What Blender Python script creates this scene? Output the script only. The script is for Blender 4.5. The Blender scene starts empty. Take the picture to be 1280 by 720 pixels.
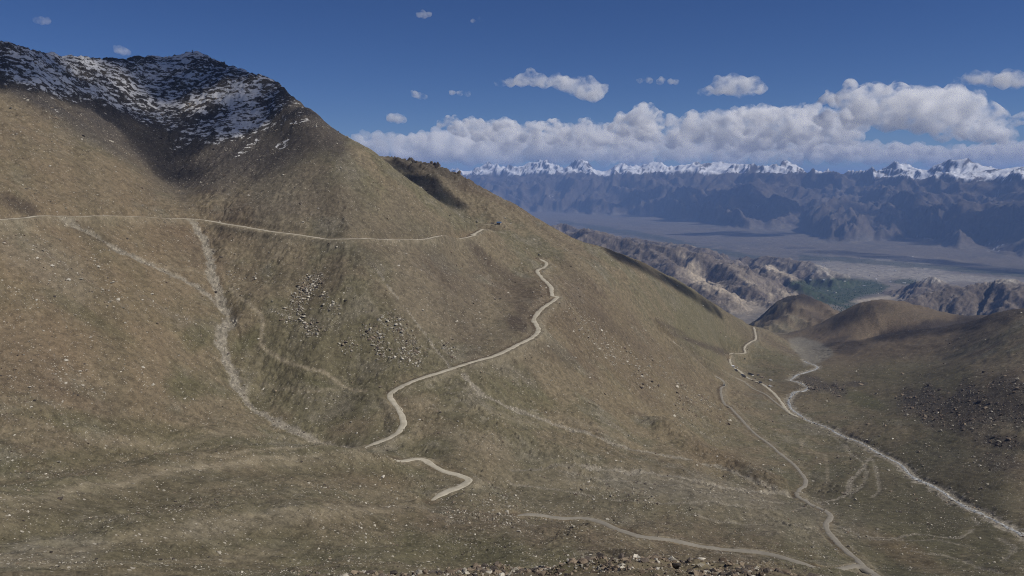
import bpy, bmesh, math, random
import numpy as np
from mathutils import Vector, Matrix
random.seed(7)
rng = np.random.default_rng(11)
scene = bpy.context.scene
COL = scene.collection
R = math.radians

# ------------------------------------------------------------------ camera
F_PX, HORIZON = 1005.0, 225.0
PITCH = math.atan((360 - HORIZON) / F_PX)
cam = bpy.data.cameras.new('camera')
cam.sensor_width = 36.0
cam.lens = 36.0 * F_PX / 1280.0
cam.clip_start, cam.clip_end = 0.5, 400000.0
cam_o = bpy.data.objects.new('camera', cam)
cam_o.rotation_euler = (R(90) - PITCH, 0, 0)
COL.objects.link(cam_o)
scene.camera = cam_o

# ------------------------------------------------------------------ sky, sun, exposure
SUN_AZ, SUN_EL = R(104), R(46)                    # azimuth clockwise from the view direction (+Y)
world = bpy.data.worlds.new('World')
scene.world = world
world.use_nodes = True
wn = world.node_tree
sky = wn.nodes.new('ShaderNodeTexSky')
sky.sky_type = 'NISHITA'
sky.sun_disc = False
sky.sun_elevation, sky.sun_rotation = SUN_EL, SUN_AZ
sky.altitude, sky.air_density, sky.dust_density, sky.ozone_density = 4000, 1.0, 0.0, 6.0
bg = wn.nodes['Background']
hs = wn.nodes.new('ShaderNodeHueSaturation')
hs.inputs['Saturation'].default_value = 1.15
hs.inputs['Hue'].default_value = .512
hs.inputs['Value'].default_value = 1.05
wn.links.new(sky.outputs[0], hs.inputs['Color'])
wn.links.new(hs.outputs[0], bg.inputs[0])
bg.inputs[1].default_value = 0.052
sun = bpy.data.lights.new('sun', 'SUN')
sun.energy, sun.angle, sun.color = 4.2, R(0.53), (1.0, 0.95, 0.87)
sun_o = bpy.data.objects.new('sun', sun)
SUN_DIR = Vector((math.sin(SUN_AZ) * math.cos(SUN_EL), math.cos(SUN_AZ) * math.cos(SUN_EL), math.sin(SUN_EL)))
sun_o.rotation_euler = (-SUN_DIR).to_track_quat('-Z', 'Y').to_euler()
COL.objects.link(sun_o)
vs = scene.view_settings
vs.view_transform, vs.look, vs.exposure, vs.gamma = 'Standard', 'None', 0.0, 1.0
scene.cycles.max_bounces = 34
scene.cycles.diffuse_bounces = 2
scene.cycles.volume_bounces = 32
scene.cycles.pixel_filter_type = 'BLACKMAN_HARRIS'
scene.cycles.filter_width = 1.05
scene.cycles.use_adaptive_sampling = False
scene.cycles.use_denoising = True
scene.cycles.denoising_prefilter = 'NONE'
scene.cycles.denoising_input_passes = 'RGB_ALBEDO_NORMAL'
scene.cycles.volume_max_steps = 256

# ------------------------------------------------------------------ helpers
def direction(u, v):
    """azimuth and tangent of the elevation of the sight line to a place in the view"""
    a, b = (u - 640) / F_PX, -(v - 360) / F_PX
    dy = math.cos(PITCH) + b * math.sin(PITCH)
    dz = -math.sin(PITCH) + b * math.cos(PITCH)
    return math.atan2(a, dy), dz / math.hypot(a, dy)

def place(u, v, r):
    th, e = direction(u, v)
    return Vector((r * math.sin(th), r * math.cos(th), r * e))

def smooth(a, b, x):
    t = np.clip((x - a) / (b - a), 0, 1)
    return t * t * (3 - 2 * t)

_perm = np.random.default_rng(5).permutation(512).astype(np.int32)
_perm = np.concatenate([_perm, _perm])
_g = np.random.default_rng(6).uniform(0, 2 * np.pi, 512)
_gx, _gy = np.cos(_g).astype(np.float32), np.sin(_g).astype(np.float32)

def noise(x, y, seed=0):
    xi, yi = np.floor(x), np.floor(y)
    fx, fy = (x - xi).astype(np.float32), (y - yi).astype(np.float32)
    xi, yi = xi.astype(np.int64) + seed * 57, yi.astype(np.int64) + seed * 131
    def dot(dx, dy):
        h = _perm[_perm[(xi + dx) & 511] + ((yi + dy) & 511)] & 511
        return _gx[h] * (fx - dx) + _gy[h] * (fy - dy)
    ux, uy = fx * fx * fx * (fx * (fx * 6 - 15) + 10), fy * fy * fy * (fy * (fy * 6 - 15) + 10)
    a, b = dot(0, 0), dot(1, 0)
    c, d = dot(0, 1), dot(1, 1)
    return (a + ux * (b - a) + uy * (c - a + ux * (a - b - c + d))) * 1.5

def fbm(x, y, octaves, seed=0, gain=0.5):
    t, amp, f = 0.0, 1.0, 1.0
    for k in range(octaves):
        t = t + amp * noise(x * f, y * f, seed + k)
        amp *= gain
        f *= 2.03
    return t

def ridged(x, y, octaves, seed=0, gain=0.5):
    t, amp, f, w = 0.0, 1.0, 1.0, 1.0
    for k in range(octaves):
        n = 1 - np.abs(noise(x * f, y * f, seed + k))
        n = n * n * w
        t = t + amp * n
        w = np.clip(n * 1.6, 0, 1)
        amp *= gain
        f *= 2.07
    return t

def tps_fit(P, val, lam=1e-4):
    n = len(P)
    d2 = ((P[:, None] - P[None]) ** 2).sum(-1)
    K = np.where(d2 > 0, d2 * np.log(np.maximum(d2, 1e-20)), 0) + lam * np.eye(n)
    Q = np.hstack([np.ones((n, 1)), P])
    A = np.zeros((n + 3, n + 3))
    A[:n, :n], A[:n, n:], A[n:, :n] = K, Q, Q.T
    return np.linalg.solve(A, np.concatenate([val, np.zeros(3)]))

def tps_eval(P, w, X, Y):
    X, Y = X.astype(np.float32), Y.astype(np.float32)
    n = len(P)
    out = w[n] + w[n + 1] * X + w[n + 2] * Y
    for k in range(n):
        d2 = (X - np.float32(P[k, 0])) ** 2 + (Y - np.float32(P[k, 1])) ** 2 + np.float32(1e-12)
        out += np.float32(w[k]) * d2 * np.log(d2)
    return out

class Land:
    """a height field on rings round the viewpoint: finer near it, coarser far away"""
    def __init__(s, th, r):
        s.th, s.r, s.lr = th, r, np.log(r)
        s.TH, s.RR = np.meshgrid(th, r)
        s.X, s.Y = s.RR * np.sin(s.TH), s.RR * np.cos(s.TH)
        # where each point shows in the view (only used to find places on the land)
    def project(s):
        cy, sy = math.cos(PITCH), math.sin(PITCH)
        d = s.Y * cy - s.Z * sy
        d = np.maximum(d, 1.0)
        s.U = 640 + F_PX * s.X / d
        s.V = 360 - F_PX * (s.Y * sy + s.Z * cy) / d
    def idx(s, th, r):
        return (np.interp(np.log(r), s.lr, np.arange(len(s.r))), np.interp(th, s.th, np.arange(len(s.th))))
    def sample(s, A, th, r):
        i, j = s.idx(th, r)
        return bil(A, i, j)
    def height(s, x, y):
        return s.sample(s.Z, np.arctan2(x, y), np.maximum(np.hypot(x, y), s.r[0]))
    def cast(s, u, v, rmin=300.0):
        """first place on the land met by the sight line"""
        th, e = direction(u, v)
        j = np.interp(th, s.th, np.arange(len(s.th)))
        j0 = min(int(j), len(s.th) - 2)
        z = s.Z[:, j0] * (1 - (j - j0)) + s.Z[:, j0 + 1] * (j - j0)
        ee = z / s.r - e
        ok = np.where((ee[1:] >= 0) & (ee[:-1] < 0) & (s.r[1:] > rmin))[0]
        if len(ok) == 0:
            k = int(np.argmax(np.where(s.r > rmin, ee, -9)))
            rr = s.r[k]
        else:
            k = ok[0]
            t = -ee[k] / (ee[k + 1] - ee[k])
            rr = s.r[k] * (1 - t) + s.r[k + 1] * t
        return np.array([rr * math.sin(th), rr * math.cos(th)])

def bil(A, i, j):
    i = np.clip(i, 0, A.shape[0] - 1.001)
    j = np.clip(j, 0, A.shape[1] - 1.001)
    i0, j0 = i.astype(np.int32), j.astype(np.int32)
    fi, fj = i - i0, j - j0
    return ((A[i0, j0] * (1 - fj) + A[i0, j0 + 1] * fj) * (1 - fi) + (A[i0 + 1, j0] * (1 - fj) + A[i0 + 1, j0 + 1] * fj) * fi)

def slopes(land):
    zr = np.gradient(land.Z, land.r, axis=0)
    zt = np.gradient(land.Z, land.th, axis=1) / land.RR
    return zr, zt

def lic(land, src, n, step):
    """smear a field along the fall line, as scree and wash lie on a slope"""
    zr, zt = slopes(land)
    g = np.hypot(zr, zt) + 1e-4
    lr_i = np.arange(len(land.r)); th_i = np.arange(len(land.th))
    ar = (-zr / g) * step; at = (-zt / g) * step         # in units of range
    dlr = np.gradient(land.lr); dth = np.gradient(land.th)
    vi, vj = ar / dlr[:, None], at / dth[None, :]
    I, J = np.meshgrid(lr_i.astype(float), th_i.astype(float), indexing='ij')
    out, tot = src.copy(), 1.0
    for sg in (1, -1):
        i, j = I.copy(), J.copy()
        for k in range(n):
            i0, j0 = np.clip(np.rint(i), 0, len(lr_i) - 1).astype(np.int32), np.clip(np.rint(j), 0, len(th_i) - 1).astype(np.int32)
            i += sg * vi[i0, j0]; j += sg * vj[i0, j0]
            wgt = 1 - k / n
            out += wgt * bil(src, i, j); tot += wgt
    return out / np.sqrt(tot)

def curve_pts(P, step):
    """smooth resampling of a plan polyline at an even step"""
    P = np.asarray(P, float)
    out = []
    Q = np.vstack([2 * P[0] - P[1], P, 2 * P[-1] - P[-2]])
    for k in range(1, len(Q) - 2):
        p0, p1, p2, p3 = Q[k - 1], Q[k], Q[k + 1], Q[k + 2]
        n = max(2, int(np.linalg.norm(p2 - p1) / step) + 1)
        t = np.linspace(0, 1, n, endpoint=False)[:, None]
        a, b = .5 * (p2 - p0) * .8, .5 * (p3 - p1) * .8
        h = 2 * t ** 3 - 3 * t ** 2
        out.append((h + 1) * p1 + (t ** 3 - 2 * t ** 2 + t) * a - h * p2 + (t ** 3 - t ** 2) * b)
    out.append(P[-1:])
    C = np.vstack(out)
    s = np.concatenate([[0], np.cumsum(np.linalg.norm(np.diff(C, axis=0), axis=1))])
    ss = np.linspace(0, s[-1], max(3, int(s[-1] / step)))
    return np.stack([np.interp(ss, s, C[:, k]) for k in range(C.shape[1])], 1)

def near_line(land, C, width, Zc=None):
    """distance of the land's points to a plan line (far away = 1e6) and the line's value there"""
    D = np.full(land.Z.shape, 1e6, np.float32)
    W = np.zeros(land.Z.shape, np.float32)
    r, th = np.hypot(C[:, 0], C[:, 1]), np.arctan2(C[:, 0], C[:, 1])
    i0 = np.searchsorted(land.r, r - width); i1 = np.searchsorted(land.r, r + width)
    j0 = np.searchsorted(land.th, th - width / r); j1 = np.searchsorted(land.th, th + width / r)
    for k in range(len(C)):
        sl = (slice(i0[k], i1[k] + 1), slice(j0[k], j1[k] + 1))
        d = np.hypot(land.X[sl] - C[k, 0], land.Y[sl] - C[k, 1])
        if d.size == 0: continue
        m = d < D[sl]
        D[sl] = np.where(m, d, D[sl])
        if Zc is not None: W[sl] = np.where(m, Zc[k], W[sl])
    return D, W

def box_smooth(z, n):
    k = np.ones(2 * n + 1) / (2 * n + 1)
    return np.convolve(np.concatenate([[z[0]] * n, z, [z[-1]] * n]), k, 'valid')

# ------------------------------------------------------------------ the near land: basin, spur, valley
NEAR = []
def ctl(*a): NEAR.extend(a)
# bank below the camera and its stony lip
for u, v in ((-500, 740), (-200, 735), (0, 733), (200, 735), (350, 728), (450, 722), (550, 718), (640, 714), (720, 706), (800, 701), (880, 706), (960, 716), (1060, 732), (1200, 740), (1400, 745), (1800, 745)):
    ctl((u, v, 52), (u, 756, 5), (u, 765, 14), (u, 750, 30), (u, 775, 95), (u, 768, 165))
for u, v, r in ((-400, 745, 260), (-100, 738, 260), (100, 734, 260), (350, 740, 280), (600, 738, 300), (900, 745, 300), (1200, 770, 300), (1500, 780, 300),
                (100, 716, 340), (350, 716, 380), (600, 716, 420), (850, 716, 440), (1100, 745, 500), (1280, 750, 500), (1500, 760, 500)):
    ctl((u, v, r))
ctl(  # left hummocks
    (-400, 690, 400), (-400, 600, 600), (-400, 480, 800), (-400, 330, 1000), (-400, 150, 1350), (-400, 60, 1800),
    (-150, 690, 400), (-150, 600, 640), (-150, 500, 820), (-150, 272, 1100), (-150, 130, 1500), (-150, 60, 1900),
    (0, 690, 400), (0, 650, 490), (0, 640, 520), (0, 625, 610), (0, 600, 660), (0, 560, 720), (0, 500, 800), (0, 400, 950), (0, 272, 1150), (0, 190, 1420), (0, 120, 1680), (0, 85, 1820), (0, 56, 1950),
    (100, 690, 400), (100, 655, 490), (100, 622, 580), (100, 612, 640), (100, 590, 700), (100, 560, 760), (100, 500, 840), (100, 400, 1000), (100, 330, 1130), (100, 270, 1280), (100, 190, 1560), (100, 130, 1850), (100, 100, 2020), (100, 75, 2170),
    (200, 690, 410), (200, 655, 500), (200, 594, 680), (200, 580, 760), (200, 540, 850), (200, 450, 980), (200, 350, 1220), (200, 300, 1350), (200, 271, 1430), (180, 225, 1620), (190, 170, 1900), (190, 120, 2150), (190, 76, 2340), (150, 77, 2280), (170, 77, 2310), (215, 75, 2360), (120, 77, 2210), (60, 67, 2070), (30, 61, 2010),
    (300, 680, 440), (300, 640, 540), (300, 580, 730), (300, 565, 810), (300, 530, 910), (420, 690, 430), (420, 650, 540), (420, 575, 790), (430, 564, 850),
    # gully
    (240, 272, 1475), (258, 305, 1395), (265, 335, 1325), (274, 370, 1250), (285, 400, 1195), (276, 430, 1150), (286, 452, 1120), (300, 483, 1070), (322, 512, 1000), (356, 531, 960), (390, 547, 935), (412, 555, 925), (436, 560, 900),
    (225, 240, 1640), (215, 205, 1800), (150, 312, 1240), (225, 346, 1260),
    # spur, front slope
    (300, 281, 1430), (345, 289, 1390), (420, 299, 1340), (500, 300, 1420), (570, 297, 1630), (600, 293, 1730), (618, 289, 1800),
    (320, 380, 1208), (380, 370, 1225), (440, 360, 1215), (340, 450, 1110), (400, 450, 1080), (380, 500, 1010), (440, 480, 1040), (450, 420, 1120), (500, 420, 1130), (520, 360, 1260), (580, 360, 1410), (560, 420, 1190), (620, 400, 1330), (640, 340, 1660),
    (275, 300, 1422), (290, 310, 1400), (310, 340, 1325), (292, 350, 1300), (345, 350, 1275), (225, 300, 1370), (235, 330, 1320), (250, 345, 1290), (460, 520, 945), (435, 525, 955), (475, 540, 915), (465, 500, 985), (430, 545, 925), (470, 460, 1060), (270, 258, 1510), (300, 250, 1530), (260, 230, 1640),
    (350, 220, 1580), (350, 175, 1760), (330, 130, 1965), (400, 240, 1500), (440, 220, 1530), (500, 260, 1520), (550, 280, 1590),
    # its crest
    (240, 67, 2390), (225, 74, 2370), (280, 83, 2260), (310, 91, 2140), (335, 100, 2040), (350, 111, 1975), (362, 120, 1925), (375, 129, 1875), (387, 139, 1825), (400, 150, 1780), (435, 172, 1730), (470, 193, 1720), (520, 230, 1720), (560, 257, 1730), (590, 276, 1750),
    # beyond the crest
    (240, 110, 2700), (335, 150, 2350), (400, 190, 2080), (470, 225, 1950), (520, 258, 1960), (560, 280, 1960), (600, 294, 1920),
    (0, 100, 2250), (100, 120, 2500), (-300, 100, 2200), (0, 200, 3200), (240, 250, 3300), (400, 300, 3000), (100, 260, 4000),
    # second spur, its crest and far side
    (450, 196, 2350), (480, 196, 2330), (500, 201, 2310), (545, 209, 2290), (570, 219, 2270), (600, 233, 2230), (645, 258, 2180), (690, 287, 2180), (730, 304, 2260), (752, 309, 2330), (775, 316, 2430), (800, 326, 2560), (825, 339, 2700), (850, 352, 2860), (870, 364, 3000), (890, 377, 3160), (910, 390, 3330), (930, 401, 3520), (960, 413, 3850),
    (545, 235, 2090), (590, 258, 2080), (620, 275, 2020), (640, 280, 2060),
    (500, 250, 2650), (600, 290, 2600), (690, 335, 2600), (650, 420, 4000), (450, 400, 4000),
    (775, 340, 2750), (800, 352, 2900), (850, 380, 3250), (890, 402, 3550),
    # slope below the lower road down to the valley
    (675, 321, 1880), (690, 350, 1660), (695, 374, 1520), (667, 400, 1370), (670, 418, 1280), (640, 432, 1200), (590, 452, 1110), (540, 468, 1050), (490, 489, 1000), (505, 526, 930), (452, 561, 880),
    (720, 340, 1860), (740, 400, 1640), (720, 450, 1330), (800, 400, 2000), (800, 450, 1700), (850, 420, 2260), (860, 446, 2150), (890, 468, 2230), (903, 495, 2080), (925, 522, 1850), (950, 546, 1680), (987, 576, 1480), (1003, 597, 1370), (997, 617, 1240),
    (600, 500, 1010), (650, 480, 1120), (700, 500, 1140), (800, 500, 1420), (850, 500, 1680), (750, 530, 1110), (850, 540, 1380), (800, 555, 1150), (900, 570, 1420), (930, 585, 1330), (960, 600, 1270),
    (860, 575, 1140), (900, 600, 1120), (700, 575, 930), (745, 583, 960), (800, 589, 980), (870, 600, 1010), (912, 609, 1060), (957, 615, 1130),
    # hump with the hairpin, the lower shelf
    (520, 566, 870), (501, 572, 850), (560, 590, 810), (587, 599, 790), (560, 615, 765), (537, 626, 740), (480, 600, 760), (480, 640, 620), (540, 660, 570), (600, 640, 690), (640, 600, 850), (620, 620, 770),
    (662, 644, 720), (700, 647, 730), (760, 656, 730), (800, 666, 725), (880, 684, 720), (950, 694, 730), (1062, 716, 740), (700, 620, 830), (800, 630, 860), (900, 640, 890), (900, 665, 810), (980, 670, 830),
    (650, 690, 500), (750, 695, 520), (850, 702, 540), (950, 716, 600), (750, 670, 640),
    (1092, 718, 770), (1062, 694, 830), (1036, 666, 930), (1038, 645, 1020), (1010, 628, 1150), (1040, 624, 1190), (1062, 600, 1340), (1085, 577, 1500), (1030, 570, 1620),
    # river
    (1330, 690, 950), (1280, 666, 1030), (1212, 632, 1200), (1175, 611, 1320), (1126, 579, 1530), (1100, 566, 1640), (1044, 538, 1870), (999, 517, 2080), (986, 500, 2260), (1008, 485, 2440), (990, 474, 2640), (1022, 458, 3000), (1015, 450, 3250), (1000, 440, 3600), (990, 432, 3850),
    (930, 470, 2650), (950, 485, 2400), (915, 450, 2900), (931, 440, 3050), (943, 415, 3500), (980, 425, 3700), (970, 450, 3050), (960, 520, 1980), (1040, 445, 3300),
    (1120, 640, 1120), (1180, 690, 900), (1200, 720, 780), (1280, 715, 790), (1400, 720, 820), (1120, 690, 880), (1150, 720, 760),
    # right bank and the hills above it
    (1100, 540, 1780), (1180, 590, 1430), (1250, 615, 1270), (1280, 620, 1260), (1060, 520, 2050), (1050, 490, 2450), (1030, 470, 2800),
    (1100, 500, 2260), (1180, 540, 1720), (1280, 570, 1480), (1180, 490, 2100), (1280, 510, 1780), (1280, 480, 1930), (1180, 465, 2500), (1100, 465, 2800), (1060, 450, 3200),
    (1180, 450, 2850), (1280, 450, 2250), (1280, 420, 2600), (1280, 400, 2900), (1200, 430, 3000), (1200, 412, 3350), (1130, 435, 3250), (1100, 424, 3550), (1040, 440, 3500), (1040, 428, 3900), (1000, 428, 4200),
    (1280, 386, 3250), (1240, 394, 3350), (1200, 403, 3500), (1150, 412, 3650), (1100, 419, 3800), (1050, 426, 4050),
    (1280, 410, 3900), (1200, 425, 4100), (1100, 428, 4300),
    (1230, 398, 4500), (1180, 396, 4550), (1150, 388, 4600), (1130, 381, 4650), (1110, 377, 4650), (1090, 377, 4680), (1070, 382, 4700), (1055, 389, 4720), (1040, 397, 4750), (1000, 413, 4800), (1100, 400, 4350), (1040, 412, 4450),
    (1100, 398, 5400), (1180, 415, 5500), (1280, 415, 5500), (1040, 415, 5500),
    (1500, 560, 1400), (1500, 450, 1900), (1500, 380, 2800), (1500, 400, 4500), (1500, 640, 1050), (1800, 500, 1200), (1800, 380, 2000), (1800, 400, 4000),
    # dark round hill at the valley's mouth
    (1000, 371, 6200), (975, 378, 6150), (960, 392, 6050), (1025, 380, 6150), (1050, 398, 5900), (985, 395, 5750), (1000, 420, 5250), (960, 410, 5500), (1000, 395, 7000), (960, 405, 6900), (1050, 410, 6900), (930, 420, 5600), (1000, 415, 5500),
    # outer edge, sunk under the land beyond
    (-400, 470, 7600), (0, 470, 7600), (400, 470, 7600), (700, 470, 7600), (900, 460, 7600), (1100, 455, 7600), (1300, 455, 7600), (1700, 470, 7600),
)
th = np.concatenate([np.linspace(R(-50), R(-34.5), 36, endpoint=False), np.linspace(R(-34.5), R(34.5), 830), np.linspace(R(34.5), R(50), 37)[1:]])
rr = np.concatenate([np.geomspace(3.0, 30, 24, endpoint=False), np.geomspace(30, 70, 50, endpoint=False), np.geomspace(70, 330, 50, endpoint=False), np.geomspace(330, 4000, 620, endpoint=False), np.geomspace(4000, 7600, 70)])
L = Land(th, rr)
P, E = [], []
for u, v, r in NEAR:
    t, e = direction(u, v)
    P.append((t * 2.6, math.log(r))); E.append(e)
P = np.array(P); E = np.array(E)
w = tps_fit(P, E, 8e-4)
L.Z = tps_eval(P, w, L.TH * 2.6, np.log(L.RR)).astype(np.float64) * L.RR
L.project()
# no bank steeper than loose ground can stand
def blur(A, a, b):
    for ax, n in ((0, a), (1, b)):
        pad = [(0, 0), (0, 0)]; pad[ax] = (n + 1, n)
        c = np.cumsum(np.pad(A, pad, mode='edge'), axis=ax)
        A = (np.take(c, range(2 * n + 1, c.shape[ax]), ax) - np.take(c, range(0, c.shape[ax] - 2 * n - 1), ax)) / (2 * n + 1)
    return A
for it in range(6):
    zr, zt = slopes(L)
    st_ = blur(np.hypot(zr, zt), 3, 9)
    k = smooth(.55, .80, st_) * smooth(330, 420, L.RR) * smooth(1700, 1450, L.RR) * (L.U < 560)
    L.Z = L.Z * (1 - k) + blur(L.Z, 9, 26) * k
L.project()
# relief: hummocks, gullies and rough crests
Xw = L.X + 60 * noise(L.X / 300, L.Y / 300, 3)
Yw = L.Y + 60 * noise(L.X / 300, L.Y / 300, 4)
farfade = smooth(60, 420, L.RR)
L.Z += farfade * 4.0 * fbm(Xw / 170, Yw / 170, 5, 10)
L.Z += farfade * 1.1 * fbm(L.X / 26, L.Y / 26, 4, 20)
def rill(freq, n, step, seed):
    zr_ = np.gradient(L.Z, L.r, axis=0); zt_ = np.gradient(L.Z, L.th, axis=1) / L.RR
    src = fbm(L.TH * freq, (L.lr * freq)[:, None] + 0 * L.TH, 2, seed)
    return lic(L, src, n, step)
for fq, am, sd in ((26, .0042, 170), (60, .0007, 174)):
    q = rill(fq, 14, .02 if fq < 40 else .011, sd)
    g_ = np.hypot(np.gradient(L.Z, L.r, axis=0), np.gradient(L.Z, L.th, axis=1) / L.RR)
    calm = (1 - .9 * smooth(2250, 2500, L.RR) * smooth(690, 740, L.U) * smooth(960, 930, L.U)) * (1 - .75 * smooth(1010, 1060, L.U) * smooth(380, 400, L.V)) * (1 - .8 * smooth(310, 345, L.U) * smooth(520, 470, L.U) * smooth(240, 190, L.V))
    L.Z += calm * farfade * am * np.minimum(L.RR, 2300) * np.clip(q, -2, 2) * smooth(.18, .45, g_)
lipm = smooth(20, 45, L.RR) * (1 - smooth(60, 90, L.RR))
L.Z += lipm * 0.5 * fbm(L.X / 4.0, L.Y / 4.0, 4, 30)
crag = smooth(190, 110, L.V) * smooth(470, 330, L.U) * smooth(1350, 1700, L.RR)
L.Z += crag * (9 * (ridged(Xw / 75, Yw / 75, 5, 40) - .95) + 3 * fbm(L.X / 18, L.Y / 18, 3, 50))
crag2 = smooth(2060, 2250, L.RR) * smooth(470, 500, L.U) * smooth(640, 560, L.U) * smooth(262, 215, L.V)
L.Z += crag2 * 12 * (ridged(L.X / 60, L.Y / 60, 4, 44) - .8)
hillm = smooth(2600, 3400, L.RR) * smooth(930, 990, L.U)
L.Z += hillm * 5 * (ridged(Xw / 330, Yw / 330, 5, 60) - .9)
knoll = smooth(5100, 5500, L.RR)
def swell(pts, h, wd, skew=0.0):
    C = np.array([list(place(u, v, r))[:2] for u, v, r in pts])
    D, _ = near_line(L, curve_pts(C, 6), wd * 2.2)
    return h * smooth(wd * 2, 0, D + wd * .25 * fbm(L.X / 60, L.Y / 60, 3, 150))
L.Z += swell([(-60, 655, 480), (0, 640, 530), (100, 615, 610), (200, 592, 690), (300, 578, 750), (420, 573, 800), (500, 577, 810)], 14, 30)
L.Z += swell([(180, 672, 460), (260, 662, 490), (330, 650, 525), (420, 640, 570), (520, 636, 620)], 9, 24)
L.Z += swell([(840, 552, 1290), (880, 565, 1270), (920, 578, 1230), (955, 592, 1190)], 27, 40)
L.Z += swell([(620, 560, 960), (700, 575, 960), (780, 583, 990)], 7, 30)
L.Z += swell([(820, 628, 880), (900, 628, 930), (960, 640, 950)], 7, 34)
L.Z += swell([(1020, 560, 1620), (1050, 580, 1500)], 4, 30)
L.Z += farfade * 3.2 * fbm(Xw / 75, Yw / 75, 4, 160) * smooth(1300, 600, L.RR)
L.Z += knoll * 30 * (ridged(L.X / 300, L.Y / 300, 5, 66) - .9)
L.project()

# ------------------------------------------------------------------ roads, tracks and streams traced on the land
def trace(pts, step=4.0, rmin=330.0, land=L):
    C = np.array([land.cast(p[0], p[1], rmin) if len(p) == 2 else list(place(*p))[:2] for p in pts])
    return curve_pts(C, step)

def thin(C, d=None):
    return C

ROADS = {}   # name: (plan curve, half width, height)
def lay(name, pts, half, cut=6.0, smooth_n=9, rmin=330.0, step=4.0, depth=0.25):
    """cut a level bench for a road into the land"""
    C = trace(pts, step, rmin)
    z = box_smooth(L.height(C[:, 0], C[:, 1]), smooth_n)
    D, W = near_line(L, C, half + cut + 14, z)
    flat = half + 0.004 * L.RR + 0.6
    SPILL[...] = np.maximum(SPILL, smooth(half + cut + 13, half, D) * smooth(.3, 2.5, W - L.Z) * (D < 1e5))
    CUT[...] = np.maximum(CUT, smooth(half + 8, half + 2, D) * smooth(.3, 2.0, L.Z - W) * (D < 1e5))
    m = D < 1e5
    k = smooth(flat + cut, flat, D) * m
    L.Z = L.Z * (1 - k) + (W - depth) * k
    ROADS.setdefault(name, []).append((C, half, z))
    return D

upper_px = [(-60, 277), (0, 273), (28, 271), (55, 270), (78, 269), (120, 270), (170, 271), (225, 272.5), (262, 276), (300, 282), (345, 290), (390, 296), (430, 300), (470, 301), (520, 300), (565, 298), (581, 297), (595, 295), (589, 292), (597, 291), (620, 289)]
lower_px = [(672, 321), (679, 326), (683, 331), (672, 337), (676, 346), (683, 353), (689, 360), (690, 369), (697, 374), (679, 384), (667, 400), (673, 411), (668, 420), (640, 433), (595, 450), (565, 461), (539, 468), (510, 479), (490, 489), (486, 494), (492, 503), (498, 512), (505, 526), (500, 538), (490, 547), (470, 555), (452, 561)]
hair_px = [(501, 572), (527, 579), (550, 586), (573, 594), (586, 599), (586, 603), (576, 608), (555, 617), (537, 626)]
shelf_px = [(640, 642), (662, 644), (700, 647), (737, 652), (794, 666), (840, 676), (875, 682), (950, 694), (1025, 706), (1075, 716), (1120, 727)]
vroad_px = [(1110, 735), (1092, 718), (1075, 704), (1062, 693), (1048, 679), (1036, 666), (1033, 655), (1038, 645), (1032, 638), (1010, 628), (1000, 622), (996, 617), (1000, 611), (1006, 607), (1007, 600), (1002, 592), (987, 576), (970, 562), (946, 544), (924, 521), (912, 508), (903, 499), (901, 487), (905, 480), (890, 467), (871, 454), (850, 436), (837, 421), (826, 412)]
ham_px = [(999, 521), (987, 516), (976, 502), (965, 489), (946, 477), (927, 467), (914, 455), (912, 444)]
ham2_px = [(905, 438), (918, 441), (931, 442), (931, 433), (944, 425), (944, 416), (942, 409)]
track_px = [(868, 441), (882, 450), (896, 457), (912, 468), (930, 478), (942, 486), (955, 492), (965, 499), (976, 508), (987, 517)]
hut_px = [(601, 281), (612, 279.5), (624, 279.5)]
SPILL, CUT = np.zeros_like(L.Z), np.zeros_like(L.Z)
Dm = np.full(L.Z.shape, 1e6, np.float32)      # distance to any road (dusty verges)
for nm, px, hw, cut in (('upper', upper_px, 3.0, 9), ('lower', lower_px, 3.7, 10), ('hair', [(486, 569)] + hair_px, 3.8, 8), ('shelf', shelf_px, 3.1, 7), ('vroad', vroad_px, 3.0, 7), ('ham', ham_px, 3.6, 6), ('ham2', ham2_px, 3.6, 6), ('track', track_px, 2.4, 4), ('hut', hut_px, 5.5, 9)):
    Dm = np.minimum(Dm, lay(nm, px, hw, cut))

_b = smooth(1.3, .6, np.hypot((L.U - 436) / 36, (L.V - 530) / 34)) * smooth(5, 10, Dm)
L.Z = L.Z * (1 - _b) + blur(L.Z, 4, 12) * _b
CUT *= 1 - smooth(1.5, .8, np.hypot((L.U - 436) / 40, (L.V - 530) / 36))
# low rises in front of the places where a road drops out of sight
for u, v, wu, h_ in ((438, 566, 13, 5.5), (481, 573, 13, 4.5), (526, 633, 15, 5.0), (636, 648, 18, 5.0)):
    r0 = float(np.hypot(*L.cast(u, v, 330))); th0, _ = direction(u, v)
    du = (L.TH - th0) * r0 / (wu * r0 / F_PX); dr = (L.RR - r0 + 3) / 16
    L.Z += h_ * np.exp(-(du ** 2 + dr ** 2) * 1.2) * (1 + .4 * fbm(L.X / 12, L.Y / 12, 3, 180)) * smooth(4.5, 9, Dm + 5 * (du * du + dr * dr < .9))
def bed(pts, half, carve, smooth_n=6, step=4.0, rmin=330.0):
    C = trace(pts, step, rmin)
    z = box_smooth(L.height(C[:, 0], C[:, 1]), smooth_n)
    D, W = near_line(L, C, half * 3 + 22, z)
    return C, z, D, W, half, carve

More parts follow.
